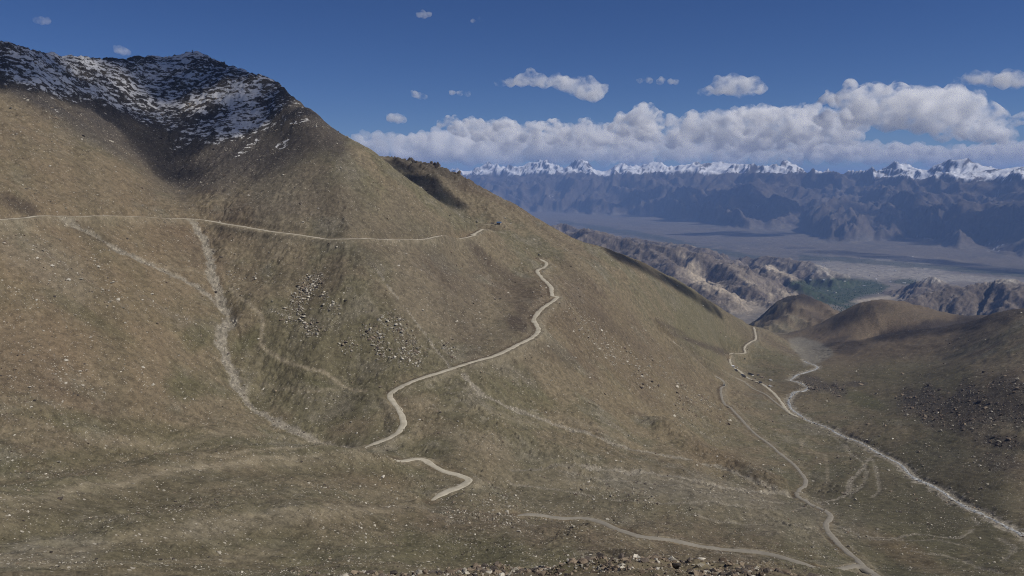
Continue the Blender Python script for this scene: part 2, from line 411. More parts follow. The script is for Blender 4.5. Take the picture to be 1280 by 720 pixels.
river_px = [(1340, 693), (1310, 680), (1280, 666), (1250, 652), (1212, 632), (1175, 611), (1145, 596), (1126, 579), (1100, 566), (1070, 549), (1044, 538), (1017, 527), (999, 517), (987, 507), (986, 499), (994, 490), (1006, 487), (1010, 483), (998, 477), (988, 474), (995, 469), (1006, 465), (1022, 459), (1016, 454), (1005, 450)]
gully_px = [(240, 275), (250, 290), (259, 305), (264, 335), (272, 361), (277, 380), (286, 399), (280, 415), (276, 429), (282, 445), (289, 461), (296, 482), (307, 498), (322, 513), (340, 523), (356, 531), (390, 547), (412, 555), (430, 559)]
trib_px = [(79, 272), (95, 281), (112, 290), (130, 301), (150, 312), (187, 329), (225, 346), (250, 360), (266, 373)]
brook_px = [(730, 580), (745, 583), (797, 589), (842, 594), (872, 600), (912, 609), (957, 615), (991, 621)]
brook2_px = [(1005, 623), (1040, 625), (1059, 615), (1064, 600), (1078, 586), (1088, 572)]
brook3_px = [(1040, 655), (1090, 672), (1150, 668), (1200, 672), (1222, 655), (1215, 645)]
wash_px = ([(1040, 543), (1058, 558), (1082, 585), (1078, 606), (1062, 622)], [(1088, 570), (1096, 590), (1099, 612), (1090, 622)], [(640, 588), (690, 582), (735, 582)], [(640, 605), (720, 615), (800, 626), (880, 626), (950, 634), (1005, 634)], [(840, 598), (900, 616), (950, 626), (1000, 628)], [(1045, 662), (1100, 674), (1165, 674), (1210, 682)], [(1140, 688), (1195, 698), (1250, 716)], [(1255, 700), (1268, 685), (1250, 672)], [(850, 640), (910, 652), (980, 654), (1030, 660)], [(700, 588), (770, 600), (840, 606), (900, 622)])
dry_px = [(580, 469), (600, 490), (625, 502), (662, 517), (711, 536), (760, 551), (812, 564), (849, 571), (894, 582), (940, 600), (985, 618)]
scar_px = [(470, 335), (486, 359), (509, 387), (531, 417), (554, 447), (562, 458)]
BEDS = {}
for nm, px, hw, cv in (('river', river_px, 12, 2.6), ('gully', gully_px, 7, 2.6), ('trib', trib_px, 6, 2.0), ('brook', brook_px, 5, 1.8), ('brook2', brook2_px, 4, .8), ('brook3', brook3_px, 2.5, .5), ('dry', dry_px, 4.5, 1.6), ('scar', scar_px, 2.0, .5)) + tuple(('wash%d' % k, px, 3.0, .7) for k, px in enumerate(wash_px)):
    BEDS[nm] = bed(px, hw, cv)
for nm, (C, z, D, W, hw, cv) in BEDS.items():
    keep = smooth(4, 9, Dm)
    wob = 1 + .5 * fbm(L.X / 25, L.Y / 25, 3, 77)
    L.Z -= keep * cv * smooth(hw * 2.6 * wob, hw * .4 * wob, D)
rz = box_smooth(L.height(BEDS['river'][0][:, 0], BEDS['river'][0][:, 1]), 10)
D, W = near_line(L, BEDS['river'][0], 40, rz)
k = smooth(14, 7, D) * (D < 1e5)
L.Z = L.Z * (1 - k) + (W - .35) * k
L.project()

# ------------------------------------------------------------------ where things lie on the near land
U, V = L.U, L.V
def blob(u, v, ru, rv, deg=0, soft=.5, rough=.35, U=None, V=None, land=None):
    land = land or L
    U, V = land.U, land.V
    c, s = math.cos(R(deg)), math.sin(R(deg))
    a, b = (U - u) * c + (V - v) * s, -(U - u) * s + (V - v) * c
    d = np.hypot(a / ru, b / rv)
    near = d < 2.2
    out = np.zeros_like(d)
    x, y = land.X[near], land.Y[near]
    sc = np.hypot(x, y) * .03
    dd = d[near] + rough * fbm(x / sc, y / sc, 3, int(u) % 50)
    out[near] = smooth(1 + soft, 1 - soft, dd)
    return out

def inside(land, pts, soft):
    """soft membership of a polygon given by places in the view"""
    u, v = land.U, land.V
    d2 = np.full(u.shape, 1e9)
    ins = np.zeros(u.shape, bool)
    for (x0, y0), (x1, y1) in zip(pts, pts[1:] + pts[:1]):
        ex, ey = x1 - x0, y1 - y0
        t = np.clip(((u - x0) * ex + (v - y0) * ey) / (ex * ex + ey * ey), 0, 1)
        d2 = np.minimum(d2, (u - x0 - t * ex) ** 2 + (v - y0 - t * ey) ** 2)
        cross = ((y0 > v) != (y1 > v)) & (u < ex * (v - y0) / (ey if ey else 1e-9) + x0)
        ins ^= cross
    return smooth(-soft, soft, np.where(ins, 1, -1) * np.sqrt(d2))

zr, zt = slopes(L)
steep = np.hypot(zr, zt)
white = rng.standard_normal(L.Z.shape)
streak = lic(L, white, 20, .0038)
streak2 = lic(L, fbm(L.TH * 130, L.lr[:, None] * 130, 2, 9) * 1.6, 12, .012)
big = fbm(L.X / 420, L.Y / 420, 4, 101)
mid = fbm(L.X / 90, L.Y / 90, 4, 111)
fine = fbm(L.X / 14, L.Y / 14, 3, 121)
def C3(r, g, b): return np.array([r, g, b])
def mix(A, c, k): return A * (1 - k[..., None]) + (c if getattr(c, 'ndim', 1) == 3 else np.asarray(c)) * k[..., None]
tan, olive, umber = C3(.212, .176, .114), C3(.150, .140, .082), C3(.150, .116, .080)
scree, dark, pale = C3(.245, .222, .178), C3(.062, .052, .043), C3(.36, .31, .23)
T = np.tile(tan, L.Z.shape + (1,))
T = mix(T, umber, smooth(-.1, .6, big + .6 * mid) * .8)
T = mix(T, olive, smooth(.0, .5, -big * .8 + .7 * mid) * .8)
T = mix(T, olive, smooth(.45, .1, steep) * smooth(1600, 900, L.RR) * .35)
T = mix(T, scree, smooth(.2, .9, mid - .3 * big + .4 * fine) * .45)
T = mix(T, umber, smooth(.3, 1.6, streak2) * .6 * smooth(.15, .4, steep))
T = mix(T, pale, smooth(.5, 2.2, -streak2) * .30 * smooth(.15, .4, steep))
T *= np.clip(1 + .09 * streak * smooth(.3, .5, steep) + .10 * fine + .08 * white, .45, 1.7)[..., None]
for u, v, ru, rv, a, cc, s in ((110, 370, 170, 110, 20, (.225, .165, .10), .55), (60, 200, 120, 60, 25, (.215, .165, .105), .5), (390, 430, 90, 70, 0, (.145, .128, .075), .6), (560, 380, 110, 60, 40, (.175, .150, .112), .5), (350, 220, 110, 60, 30, (.165, .15, .118), .6), (1130, 660, 170, 60, 10, (.105, .100, .058), .8), (1100, 480, 110, 40, 5, (.140, .122, .068), .75), (1200, 600, 110, 50, 25, (.095, .088, .054), .75), (760, 620, 200, 34, 4, (.15, .14, .095), .6), (820, 470, 110, 60, 30, (.205, .165, .098), .5), (880, 400, 60, 40, 40, (.165, .15, .085), .6), (250, 620, 260, 34, -4, (.175, .15, .10), .5), (500, 690, 240, 26, 0, (.155, .14, .088), .6), (30, 440, 60, 60, 0, (.20, .145, .095), .4), (500, 280, 90, 30, 20, (.17, .145, .10), .5)):
    T = mix(T, C3(*cc), s * blob(u, v, ru, rv, a, soft=.8, rough=.5))
# dark talus streaks and rusty patches on the slopes, plus painted terrace shade
talus_and_shade = np.zeros_like(big)
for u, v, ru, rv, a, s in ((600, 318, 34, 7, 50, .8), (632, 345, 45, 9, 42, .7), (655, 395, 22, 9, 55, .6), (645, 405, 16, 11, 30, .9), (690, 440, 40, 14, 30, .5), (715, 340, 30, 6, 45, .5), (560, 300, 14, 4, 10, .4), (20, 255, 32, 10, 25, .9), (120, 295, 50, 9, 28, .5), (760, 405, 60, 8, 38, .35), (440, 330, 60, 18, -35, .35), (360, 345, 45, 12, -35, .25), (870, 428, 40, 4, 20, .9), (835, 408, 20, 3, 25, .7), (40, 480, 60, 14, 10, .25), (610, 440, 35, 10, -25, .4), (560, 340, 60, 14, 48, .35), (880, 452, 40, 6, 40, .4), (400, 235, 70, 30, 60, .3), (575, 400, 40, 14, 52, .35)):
    talus_and_shade = np.maximum(talus_and_shade, s * blob(u, v, ru, rv, a))
T = mix(T, C3(.085, .066, .052), talus_and_shade * np.clip(.75 + .3 * streak, 0, 1))
for u, v, ru, rv, a, s in ((590, 294, 22, 5, 0, .5), (270, 355, 10, 30, 0, .4), (215, 300, 30, 20, 0, .4), (230, 285, 26, 12, 0, .35), (890, 570, 50, 14, 15, .4), (470, 600, 60, 8, 5, .3), (1130, 690, 60, 12, 25, .5)):
    T = mix(T, C3(.185, .135, .083), s * blob(u, v, ru, rv, a))
for u, v, ru, rv, a, s in ((250, 420, 14, 22, 60, .5), (235, 485, 26, 14, 10, .6), (110, 395, 60, 8, 30, .4), (500, 585, 40, 5, 10, .3), (660, 495, 60, 10, 20, .4), (1080, 500, 30, 7, 20, .7), (400, 480, 26, 6, 20, .5), (600, 690, 120, 20, 5, .45), (160, 535, 120, 12, 8, .4), (120, 570, 140, 12, -6, .35), (310, 425, 24, 10, -40, .5), (950, 440, 50, 8, 20, .3), (70, 615, 80, 10, -12, .35), (1150, 470, 80, 16, 8, .3)):
    T = mix(T, C3(.105, .105, .050), s * blob(u, v, ru, rv, a))
# brown hills on the right and dark moraine
right = smooth(2700, 3500, L.RR) * smooth(980, 1030, U)
T = mix(T, C3(.165, .123, .082), right * .8)
ridge_dark = np.zeros_like(big)
for u, v, ru, rv, a, s in ((1190, 408, 60, 6, -10, 1), (1120, 417, 50, 5, -12, 1), (1050, 425, 22, 4, -20, .8), (1250, 392, 40, 8, -8, .9), (1000, 372, 26, 7, 0, .8), (1010, 390, 16, 6, 30, .7), (975, 396, 20, 5, 0, .4), (1055, 435, 25, 6, -10, .7)):
    ridge_dark = np.maximum(ridge_dark, s * blob(u, v, ru, rv, a, rough=.9))
T = mix(T, C3(.055, .045, .042), ridge_dark * .85)
moraine = np.zeros_like(big)
for u, v, ru, rv, a, s in ((1180, 508, 45, 16, 8, 1), (1240, 512, 50, 22, 5, 1), (1255, 553, 45, 10, 8, .9), (1270, 580, 40, 10, 10, .6), (1270, 490, 40, 14, 0, .9), (1190, 528, 50, 9, 12, .7), (1030, 483, 22, 9, 15, .9), (1075, 480, 12, 3, 0, .9)):
    moraine = np.maximum(moraine, s * blob(u, v, ru, rv, a, rough=.8))
T = mix(T, C3(.060, .050, .044), moraine * .8)
# grey fan and gravel
fan = inside(L, [(985, 424), (1000, 421), (1022, 427), (1040, 437), (1042, 444), (1025, 453), (1005, 458), (1000, 445), (990, 436)], 2.5)
T = mix(T, C3(.235, .222, .185), fan * .85)
T = mix(T, scree, .5 * np.maximum.reduce([blob(850, 610, 130, 16, 8), blob(1000, 650, 90, 26, 10) * .7, blob(300, 655, 120, 12, -8) * .8, blob(60, 690, 90, 18, -8) * .9, blob(60, 330, 80, 26, 32) * .6, blob(640, 560, 90, 14, 12) * .4]))
gravel = np.zeros_like(big)
for nm, (C, z, D, Wz, hw, cv) in BEDS.items():
    wob = np.clip(1 + .7 * fbm(L.X / 18, L.Y / 18, 3, 88), .3, 2)
    s = dict(gully=.9, trib=.8, brook=.85, brook2=.8, brook3=.6, dry=.8, scar=.75, river=.95).get(nm, .5)
    gravel = np.maximum(gravel, s * smooth(hw * 1.25 * wob, hw * .8 * wob, D))
T = mix(T, np.clip(1 + .22 * white, .35, 1.9)[..., None] * C3(.29, .265, .215), gravel)
verge = smooth(16, 3, Dm) * np.clip(.5 + .6 * fine, 0, 1)
T = mix(T, C3(.29, .23, .145), verge * .55)
T = mix(T, C3(.30, .265, .19), np.clip(SPILL * (.62 + .25 * streak), 0, .9))
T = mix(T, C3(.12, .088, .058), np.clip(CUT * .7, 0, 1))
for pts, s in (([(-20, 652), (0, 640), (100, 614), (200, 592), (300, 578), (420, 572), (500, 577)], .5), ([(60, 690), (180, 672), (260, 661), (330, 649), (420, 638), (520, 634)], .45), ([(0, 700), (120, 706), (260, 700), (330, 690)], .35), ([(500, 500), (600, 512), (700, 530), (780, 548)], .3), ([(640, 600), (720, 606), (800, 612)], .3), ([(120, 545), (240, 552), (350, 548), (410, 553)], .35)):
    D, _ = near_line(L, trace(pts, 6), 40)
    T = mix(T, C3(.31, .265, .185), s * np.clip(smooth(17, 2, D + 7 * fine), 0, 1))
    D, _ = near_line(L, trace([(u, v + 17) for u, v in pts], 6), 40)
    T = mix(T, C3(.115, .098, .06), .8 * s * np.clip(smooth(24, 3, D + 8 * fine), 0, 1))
# old foot tracks
for px, s in (([(289, 361), (310, 378), (326, 393), (328, 410), (326, 429), (340, 442), (356, 451), (385, 461), (412, 470), (457, 489)], .7), ([(1000, 548), (1005, 565), (1030, 568), (1034, 590), (1035, 606)], .4), ([(1010, 545), (1002, 555), (1015, 562)], .4), ([(380, 290), (350, 315), (310, 352), (289, 361)], .35), ([(420, 487), (380, 489), (330, 480)], .4), ([(0, 625), (100, 608), (200, 592), (300, 577), (400, 569)], .35), ([(150, 575), (260, 569), (370, 560), (410, 556)], .4), ([(225, 346), (180, 325), (262, 345)], .3), ([(640, 585), (700, 600), (760, 612), (830, 625)], .25)):
    D, _ = near_line(L, trace(px, 5), 14)
    T = mix(T, C3(.36, .31, .22), min(1, s * 1.15) * smooth(4.6, 1.4, D))
# crags of the head wall
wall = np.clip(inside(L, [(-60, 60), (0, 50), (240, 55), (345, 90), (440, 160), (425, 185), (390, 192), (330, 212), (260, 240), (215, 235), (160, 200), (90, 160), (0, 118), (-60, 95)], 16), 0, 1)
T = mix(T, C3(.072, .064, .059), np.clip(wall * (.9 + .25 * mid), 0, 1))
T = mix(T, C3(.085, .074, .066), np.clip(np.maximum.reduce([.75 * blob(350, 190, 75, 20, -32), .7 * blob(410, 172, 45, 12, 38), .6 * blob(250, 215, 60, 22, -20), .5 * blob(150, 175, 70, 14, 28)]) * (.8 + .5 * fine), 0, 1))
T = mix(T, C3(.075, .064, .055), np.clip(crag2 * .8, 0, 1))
snow = inside(L, [(-60, -20), (0, -20), (240, 10), (330, 60), (400, 130), (425, 160), (385, 172), (320, 185), (255, 196), (190, 174), (130, 148), (60, 128), (0, 112), (-60, 95)], 26) * .615
snow *= 1 - .10 * smooth(300, 380, U)
snow = np.maximum(snow, .62 * blob(358, 178, 16, 7, -35, rough=.6))
snow = np.maximum(snow, .58 * blob(250, 165, 60, 10, -30, rough=.6))
snow = np.maximum(snow, .55 * blob(415, 172, 10, 3, 30, rough=.6))
snow = np.maximum(snow, .58 * blob(310, 185, 40, 5, -35, rough=.6))
snow = np.maximum(snow, .55 * blob(90, 150, 90, 4, 28, rough=.6))
T = T * .88 + T.mean(-1, keepdims=True) * .12
T *= np.array([.715, .69, .645])
stony = np.clip(.35 + .5 * smooth(.2, .9, mid + .3 * fine) + gravel + .5 * moraine + .4 * wall, 0, 1)

# ------------------------------------------------------------------ the far land: valley floor, foothills, snow range
FAR = []
for u, v, z in ((1000, 412, -1330), (900, 420, -1330), (1100, 412, -1330), (1280, 405, -1330), (600, 440, -1330), (200, 440, -1330), (1600, 405, -1330), (-300, 440, -1330),
                (945, 392, -1480), (990, 392, -1500), (1050, 393, -1560), (1100, 385, -1600), (1000, 375, -1590), (960, 372, -1500), (1150, 385, -1560), (1280, 380, -1500), (1500, 380, -1500), (700, 390, -1400), (300, 390, -1400),
                (1000, 350, -1730), (1050, 350, -1740), (1060, 366, -1680), (1100, 340, -1770), (1180, 345, -1780), (1280, 345, -1790), (1500, 345, -1790), (1110, 356, -1730),
                (1100, 315, -1840), (1200, 325, -1840), (1280, 335, -1840), (1500, 340, -1840), (1000, 310, -1850), (900, 302, -1850), (800, 291, -1840), (740, 284, -1820), (600, 280, -1800), (200, 280, -1800),
                (690, 268, -1690), (820, 273, -1720), (920, 288, -1760), (1000, 292, -1780), (1040, 302, -1790), (1130, 303, -1800), (1200, 313, -1810), (1280, 325, -1815), (1500, 330, -1810), (500, 266, -1680), (100, 266, -1650), (-300, 266, -1650)):
    t, e = direction(u, v)
    FAR.append((t, z / e, z))
rf_ctl = sorted((direction(u, v)[0], z / direction(u, v)[1]) for u, v, z in ((-400, 266, -1650), (500, 265, -1660), (690, 266, -1670), (820, 271, -1700), (920, 286, -1750), (1000, 290, -1770), (1040, 301, -1780), (1130, 301, -1790), (1200, 311, -1800), (1280, 323, -1800), (1500, 328, -1800)))
rc_ctl = sorted((direction(u, v)[0], r, r * direction(u, v)[1]) for u, v, r in ((-500, 216, 56e3), (300, 216, 56e3), (600, 216, 54e3), (640, 214, 52e3), (700, 210, 50e3), (760, 211, 48e3), (830, 208, 46e3), (900, 213, 45e3), (960, 214, 44e3), (1000, 214, 43e3), (1050, 217, 42e3), (1100, 213, 40e3), (1160, 217, 38e3), (1225, 211, 37e3), (1280, 217, 36e3), (1400, 218, 36e3), (1600, 216, 36e3)))
rr2 = np.concatenate([np.geomspace(5150, 8000, 40, endpoint=False), np.geomspace(8000, 16500, 170, endpoint=False), np.geomspace(16500, 28000, 80, endpoint=False), np.geomspace(28000, 54000, 185, endpoint=False), np.geomspace(54000, 150000, 16)])
FL = Land(th, rr2)
P2 = np.array([(t * 2.6, math.log(r)) for t, r, z in FAR])
w2 = tps_fit(P2, np.array([z for t, r, z in FAR]), 2e-3)
FL.Z = tps_eval(P2, w2, FL.TH * 2.6, np.log(FL.RR)).astype(np.float64)
FL.Z = np.where(FL.RR > 30000, np.clip(FL.Z, -1900, -1500), FL.Z)
RF = np.interp(FL.TH, [a[0] for a in rf_ctl], [a[1] for a in rf_ctl])
RF = RF * (1 + .06 * fbm(FL.TH * 14, FL.TH * 0 + 3, 4, 200))
RC = np.interp(FL.TH, [a[0] for a in rc_ctl], [a[1] for a in rc_ctl])
ZC = np.interp(FL.TH, [a[0] for a in rc_ctl], [a[2] for a in rc_ctl])
t = (FL.RR - RF) / (RC - RF)
wx, wy = FL.X + 900 * fbm(FL.X / 5000, FL.Y / 5000, 3, 210), FL.Y + 900 * fbm(FL.X / 5000, FL.Y / 5000, 3, 215)
rdg = ridged(wx / 3600, wy / 6000, 7, 220, .52)
rdg2 = ridged(wx / 1500, wy / 2400, 5, 230, .5)
up = np.clip(t, 0, 1)
rise = (ZC + 1800) * (.96 * up ** 1.1)
relief = smooth(0, .10, t) * smooth(2.2, 1.0, t) * ((.32 + .12 * up) * 900 * (rdg - .85) + 380 * (rdg2 - .8) * (1 - .40 * up))
over = np.where(t > 1, -(t - 1) * 3800, 0)
rng_h = rise + relief + np.maximum(over, -2600)
rng_h = rng_h + smooth(.05, .2, t) * smooth(1.3, .9, t) * (150 - 105 * np.clip(up, 0, 1)) * (ridged(wx / 620, wy / 900, 4, 235, .55) - .9)
FL.Z = FL.Z + np.where(t > 0, np.maximum(rng_h, -40 * smooth(0, .05, t)), 0)
FL.Z += 14 * fbm(FL.X / 900, FL.Y / 900, 4, 240) * smooth(6000, 9000, FL.RR) * (t < .1)
range_t = t

def hill(pts, slope, rough, seed, width=2600, rocky=1.0):
    """raise a hill along a crest line; its flanks fall away with gullied relief"""
    C = curve_pts(np.array([[*place(u, v, r)] for u, v, r in pts]), 60)
    # keep the heights given at the crest points
    D, W = near_line(FL, C[:, :2], width, C[:, 2])
    m = D < 1e5
    x, y = FL.X, FL.Y
    wD = D + 90 * np.where(m, fbm(x / 420, y / 420, 3, seed), 0)
    h = W - slope * np.maximum(wD, 0) * (1 - .22 * np.clip(wD / width, 0, 1)) + rough * np.where(m, (ridged(x / 620, y / 620, 5, seed + 3, .42) - 1.0) * (.35 + smooth(0, 350, D)), 0)
    up = np.where(m, h - FL.Z, -1)
    FL.Z = np.where(up > 0, h, FL.Z)
    return np.clip(up / 60, 0, 1)
foot = np.zeros_like(FL.Z)
HILLS = (
    ([(700, 279, 17500), (730, 286, 17000), (760, 292, 16500), (800, 299, 16000), (850, 304, 15500), (880, 311, 15000)], .42, 90, 300),
    ([(925, 322, 15600), (945, 320, 15400), (975, 320, 15000), (1000, 324, 14700), (1018, 330, 14300), (1036, 342, 13800)], .50, 90, 330),
    ([(905, 334, 12300), (935, 337, 12400), (955, 331, 12500), (970, 338, 12200), (990, 349, 11800), (1003, 359, 11500)], .55, 90, 320),
    ([(730, 284, 13200), (760, 294, 12800), (800, 302, 12400), (845, 307, 12000), (882, 318, 11700), (905, 325, 11300), (925, 342, 10800), (942, 360, 10300), (968, 380, 9900)], .50, 110, 310),
    ([(800, 304, 12300), (830, 322, 11500), (850, 345, 10700)], .45, 60, 350),
    ([(880, 352, 9800), (900, 364, 9500), (915, 374, 9300)], .5, 40, 360),
    ([(1120, 361, 13000), (1140, 354, 12900), (1162, 345, 12800), (1182, 353, 12700), (1200, 359, 12600)], .50, 60, 370),
    ([(1100, 386, 9500), (1128, 380, 9600), (1150, 369, 9900), (1180, 358, 10100), (1210, 357, 10200), (1236, 350, 10300), (1250, 344, 10300), (1262, 349, 10200), (1290, 356, 10000), (1350, 368, 9800), (1500, 372, 9600)], .50, 90, 380),
)
sandf = np.zeros_like(FL.Z)
for k, (pts, sl, rg, sd) in enumerate(HILLS):
    foot = np.maximum(foot, hill(pts, sl, rg, sd))
FL.Z += foot * (20 * (ridged(FL.X / 170, FL.Y / 170, 4, 390, .55) - .9))
FL.project()
u2, v2 = FL.U, FL.V
zr2, zt2 = slopes(FL)
st2 = np.hypot(zr2, zt2)
white2 = rng.standard_normal(FL.Z.shape)
n1 = fbm(FL.X / 2200, FL.Y / 2200, 5, 401); n2 = fbm(FL.X / 420, FL.Y / 420, 4, 411); n3 = fbm(FL.X / 90, FL.Y / 90, 3, 421)
st_far = lic(FL, white2, 8, .004)
G = np.tile(C3(.25, .215, .175), FL.Z.shape + (1,))
G = mix(G, C3(.20, .18, .155), smooth(-.2, .6, n1))
G = mix(G, C3(.33, .28, .215), smooth(.2, .8, n2 + .5 * n1) * .6)
rock = np.maximum(foot * smooth(.12, .34, st2 + .12 * n2), smooth(.02, .07, range_t) * smooth(.08, .22, st2))
G = mix(G, C3(.175, .142, .112) * np.where(range_t > .02, .82, 1.0)[..., None], rock * .9)
G = mix(G, C3(.20, .165, .13), rock * smooth(.1, .7, n2 + .5 * st_far) * .6)
G = mix(G, C3(.085, .068, .062), rock * smooth(.15, .8, -n2 + .4 * n3) * .7)
# sandy aprons between the crags
for u, v, ru, rv, a, s in ((890, 357, 40, 7, 22, .9), (868, 340, 18, 9, 40, .8), (972, 340, 26, 5, 25, 1), (860, 325, 20, 6, 30, .6), (935, 352, 22, 4, 30, .5), (985, 368, 14, 5, 20, .7), (968, 372, 14, 3, 35, .8), (930, 382, 34, 9, 0, .5), (1090, 375, 26, 3, -8, .9), (1030, 384, 16, 3, 30, .6), (940, 345, 40, 4, 30, .3)):
    G = mix(G, C3(.50, .42, .31), s * blob(u, v, ru, rv, a, land=FL))
# town ground and green orchards, fields along the far river
town = np.maximum.reduce([blob(1060, 336, 70, 12, 3, land=FL), blob(1130, 336, 60, 12, 4, land=FL), blob(1180, 348, 40, 5, 0, land=FL), blob(1200, 347, 90, 3.5, 4, land=FL)])
G = mix(G, C3(.55, .50, .42), town * np.clip(.55 + .5 * n3, 0, 1))
oasis = inside(FL, [(982, 356), (990, 351), (1020, 349), (1050, 347), (1090, 350), (1112, 358), (1100, 366), (1074, 371), (1062, 377), (1082, 382), (1060, 392), (1040, 399), (1030, 388), (1012, 372)], 3)
oasis = np.clip(np.maximum(oasis, .8 * blob(1130, 352, 14, 3, 0, land=FL)) , 0, 1)
belt = np.zeros_like(n1)
for px, wpx in (([(735, 284), (800, 293), (838, 301), (875, 311), (930, 320), (970, 326)], 3.2), ([(1000, 322), (1060, 325), (1120, 330), (1200, 336), (1290, 345)], 3.0), ([(700, 277), (760, 286), (810, 296)], 2.0)):
    for k in range(len(px) - 1):
        (x0, y0), (x1, y1) = px[k], px[k + 1]
        ex, ey = x1 - x0, y1 - y0
        q = np.clip(((u2 - x0) * ex + (v2 - y0) * ey) / (ex * ex + ey * ey), 0, 1)
        belt = np.maximum(belt, smooth(wpx * 1.4, wpx * .6, np.hypot(u2 - x0 - q * ex, (v2 - y0 - q * ey)) + 1.6 * n2))
belt *= (1 - foot) * (FL.RR > 14000)
G = mix(G, C3(.065, .088, .048), np.clip(belt * (.75 + .3 * n3), 0, 1) * .85)
G = mix(G, C3(.055, .080, .038), oasis * np.clip(.95 + .3 * n3, 0, 1))
for u, v, ru, rv, a in ((1045, 385, 12, 3, 12), (1064, 381, 10, 1.6, 5)):
    G = mix(G, C3(.23, .20, .16), blob(u, v, ru, rv, a, land=FL) * .8)
G *= (.68 - .22 * (1 - foot) * smooth(14e3, 20e3, FL.RR) * (1 - wh if False else 1))[..., None] * np.clip(1 + .22 * st_far * rock + .06 * white2, .5, 1.6)[..., None]
snow2 = smooth(.55, .8, range_t) * smooth(1.5, 1.15, range_t)
snowline = 320 - 330 * smooth(44e3, 36.5e3, RC) + 90 * n1
snowm = smooth(-110, 130, FL.Z - snowline) * smooth(1.35, .75, st2 + .25 * n2) * (range_t > .4)
asp2 = zt2 / (st2 + .05)
wh = smooth(.42, .60, snowm * .95 - .42 * (rdg2 - .95) + .18 * asp2 + .10 * st_far - .12)
G = mix(G, C3(.74, .75, .77) , wh)

# ------------------------------------------------------------------ materials
class Nodes:
    def __init__(s, name):
        s.m = bpy.data.materials.new(name); s.m.use_nodes = True
        s.t = s.m.node_tree; s.p = s.t.nodes['Principled BSDF']; s.out = s.t.nodes['Material Output']
        s.p.inputs['Specular IOR Level'].default_value = .15
        s.p.inputs['Roughness'].default_value = .95
    def n(s, typ, props=None, **ins):
        x = s.t.nodes.new('ShaderNode' + typ)
        for k, v in (props or {}).items(): setattr(x, k, v)
        for k, v in ins.items(): s.put(x.inputs[k.replace('_', ' ')], v)
        return x
    def put(s, i, v):
        if isinstance(v, bpy.types.NodeSocket): s.t.links.new(v, i)
        elif isinstance(v, tuple) and i.type == 'RGBA' and len(v) == 3: i.default_value = (*v, 1)
        else: i.default_value = v
    def math(s, op, a, b=0.0, c=0.0, clamp=False):
        x = s.t.nodes.new('ShaderNodeMath'); x.operation = op; x.use_clamp = clamp
        for k, v in enumerate((a, b, c)): s.put(x.inputs[k], v)
        return x.outputs[0]
    def mix(s, f, a, b, mode='MIX'):
        x = s.t.nodes.new('ShaderNodeMix'); x.data_type = 'RGBA'; x.blend_type = mode
        s.put(x.inputs[0], f); s.put(x.inputs[6], a); s.put(x.inputs[7], b)
        return x.outputs[2]
    def ramp(s, f, lo, hi, a=0.0, b=1.0):
        x = s.t.nodes.new('ShaderNodeMapRange'); x.interpolation_type = 'SMOOTHSTEP'
        for k, v in enumerate((f, lo, hi, a, b)): s.put(x.inputs[k], v)
        return x.outputs[0]
    def coord(s, scale=(1, 1, 1)):
        c = s.t.nodes.new('ShaderNodeTexCoord')
        if scale == (1, 1, 1): return c.outputs['Object']
        mp = s.n('Mapping'); s.put(mp.inputs[0], c.outputs['Object']); mp.inputs['Scale'].default_value = scale
        return mp.outputs[0]
    def noise(s, vec, scale, detail=4, rough=.55):
        x = s.n('TexNoise', None, Scale=scale, Detail=detail, Roughness=rough); s.put(x.inputs['Vector'], vec)
        return x.outputs['Fac']
    def attr(s, name):
        return s.n('Attribute', {'attribute_name': name})

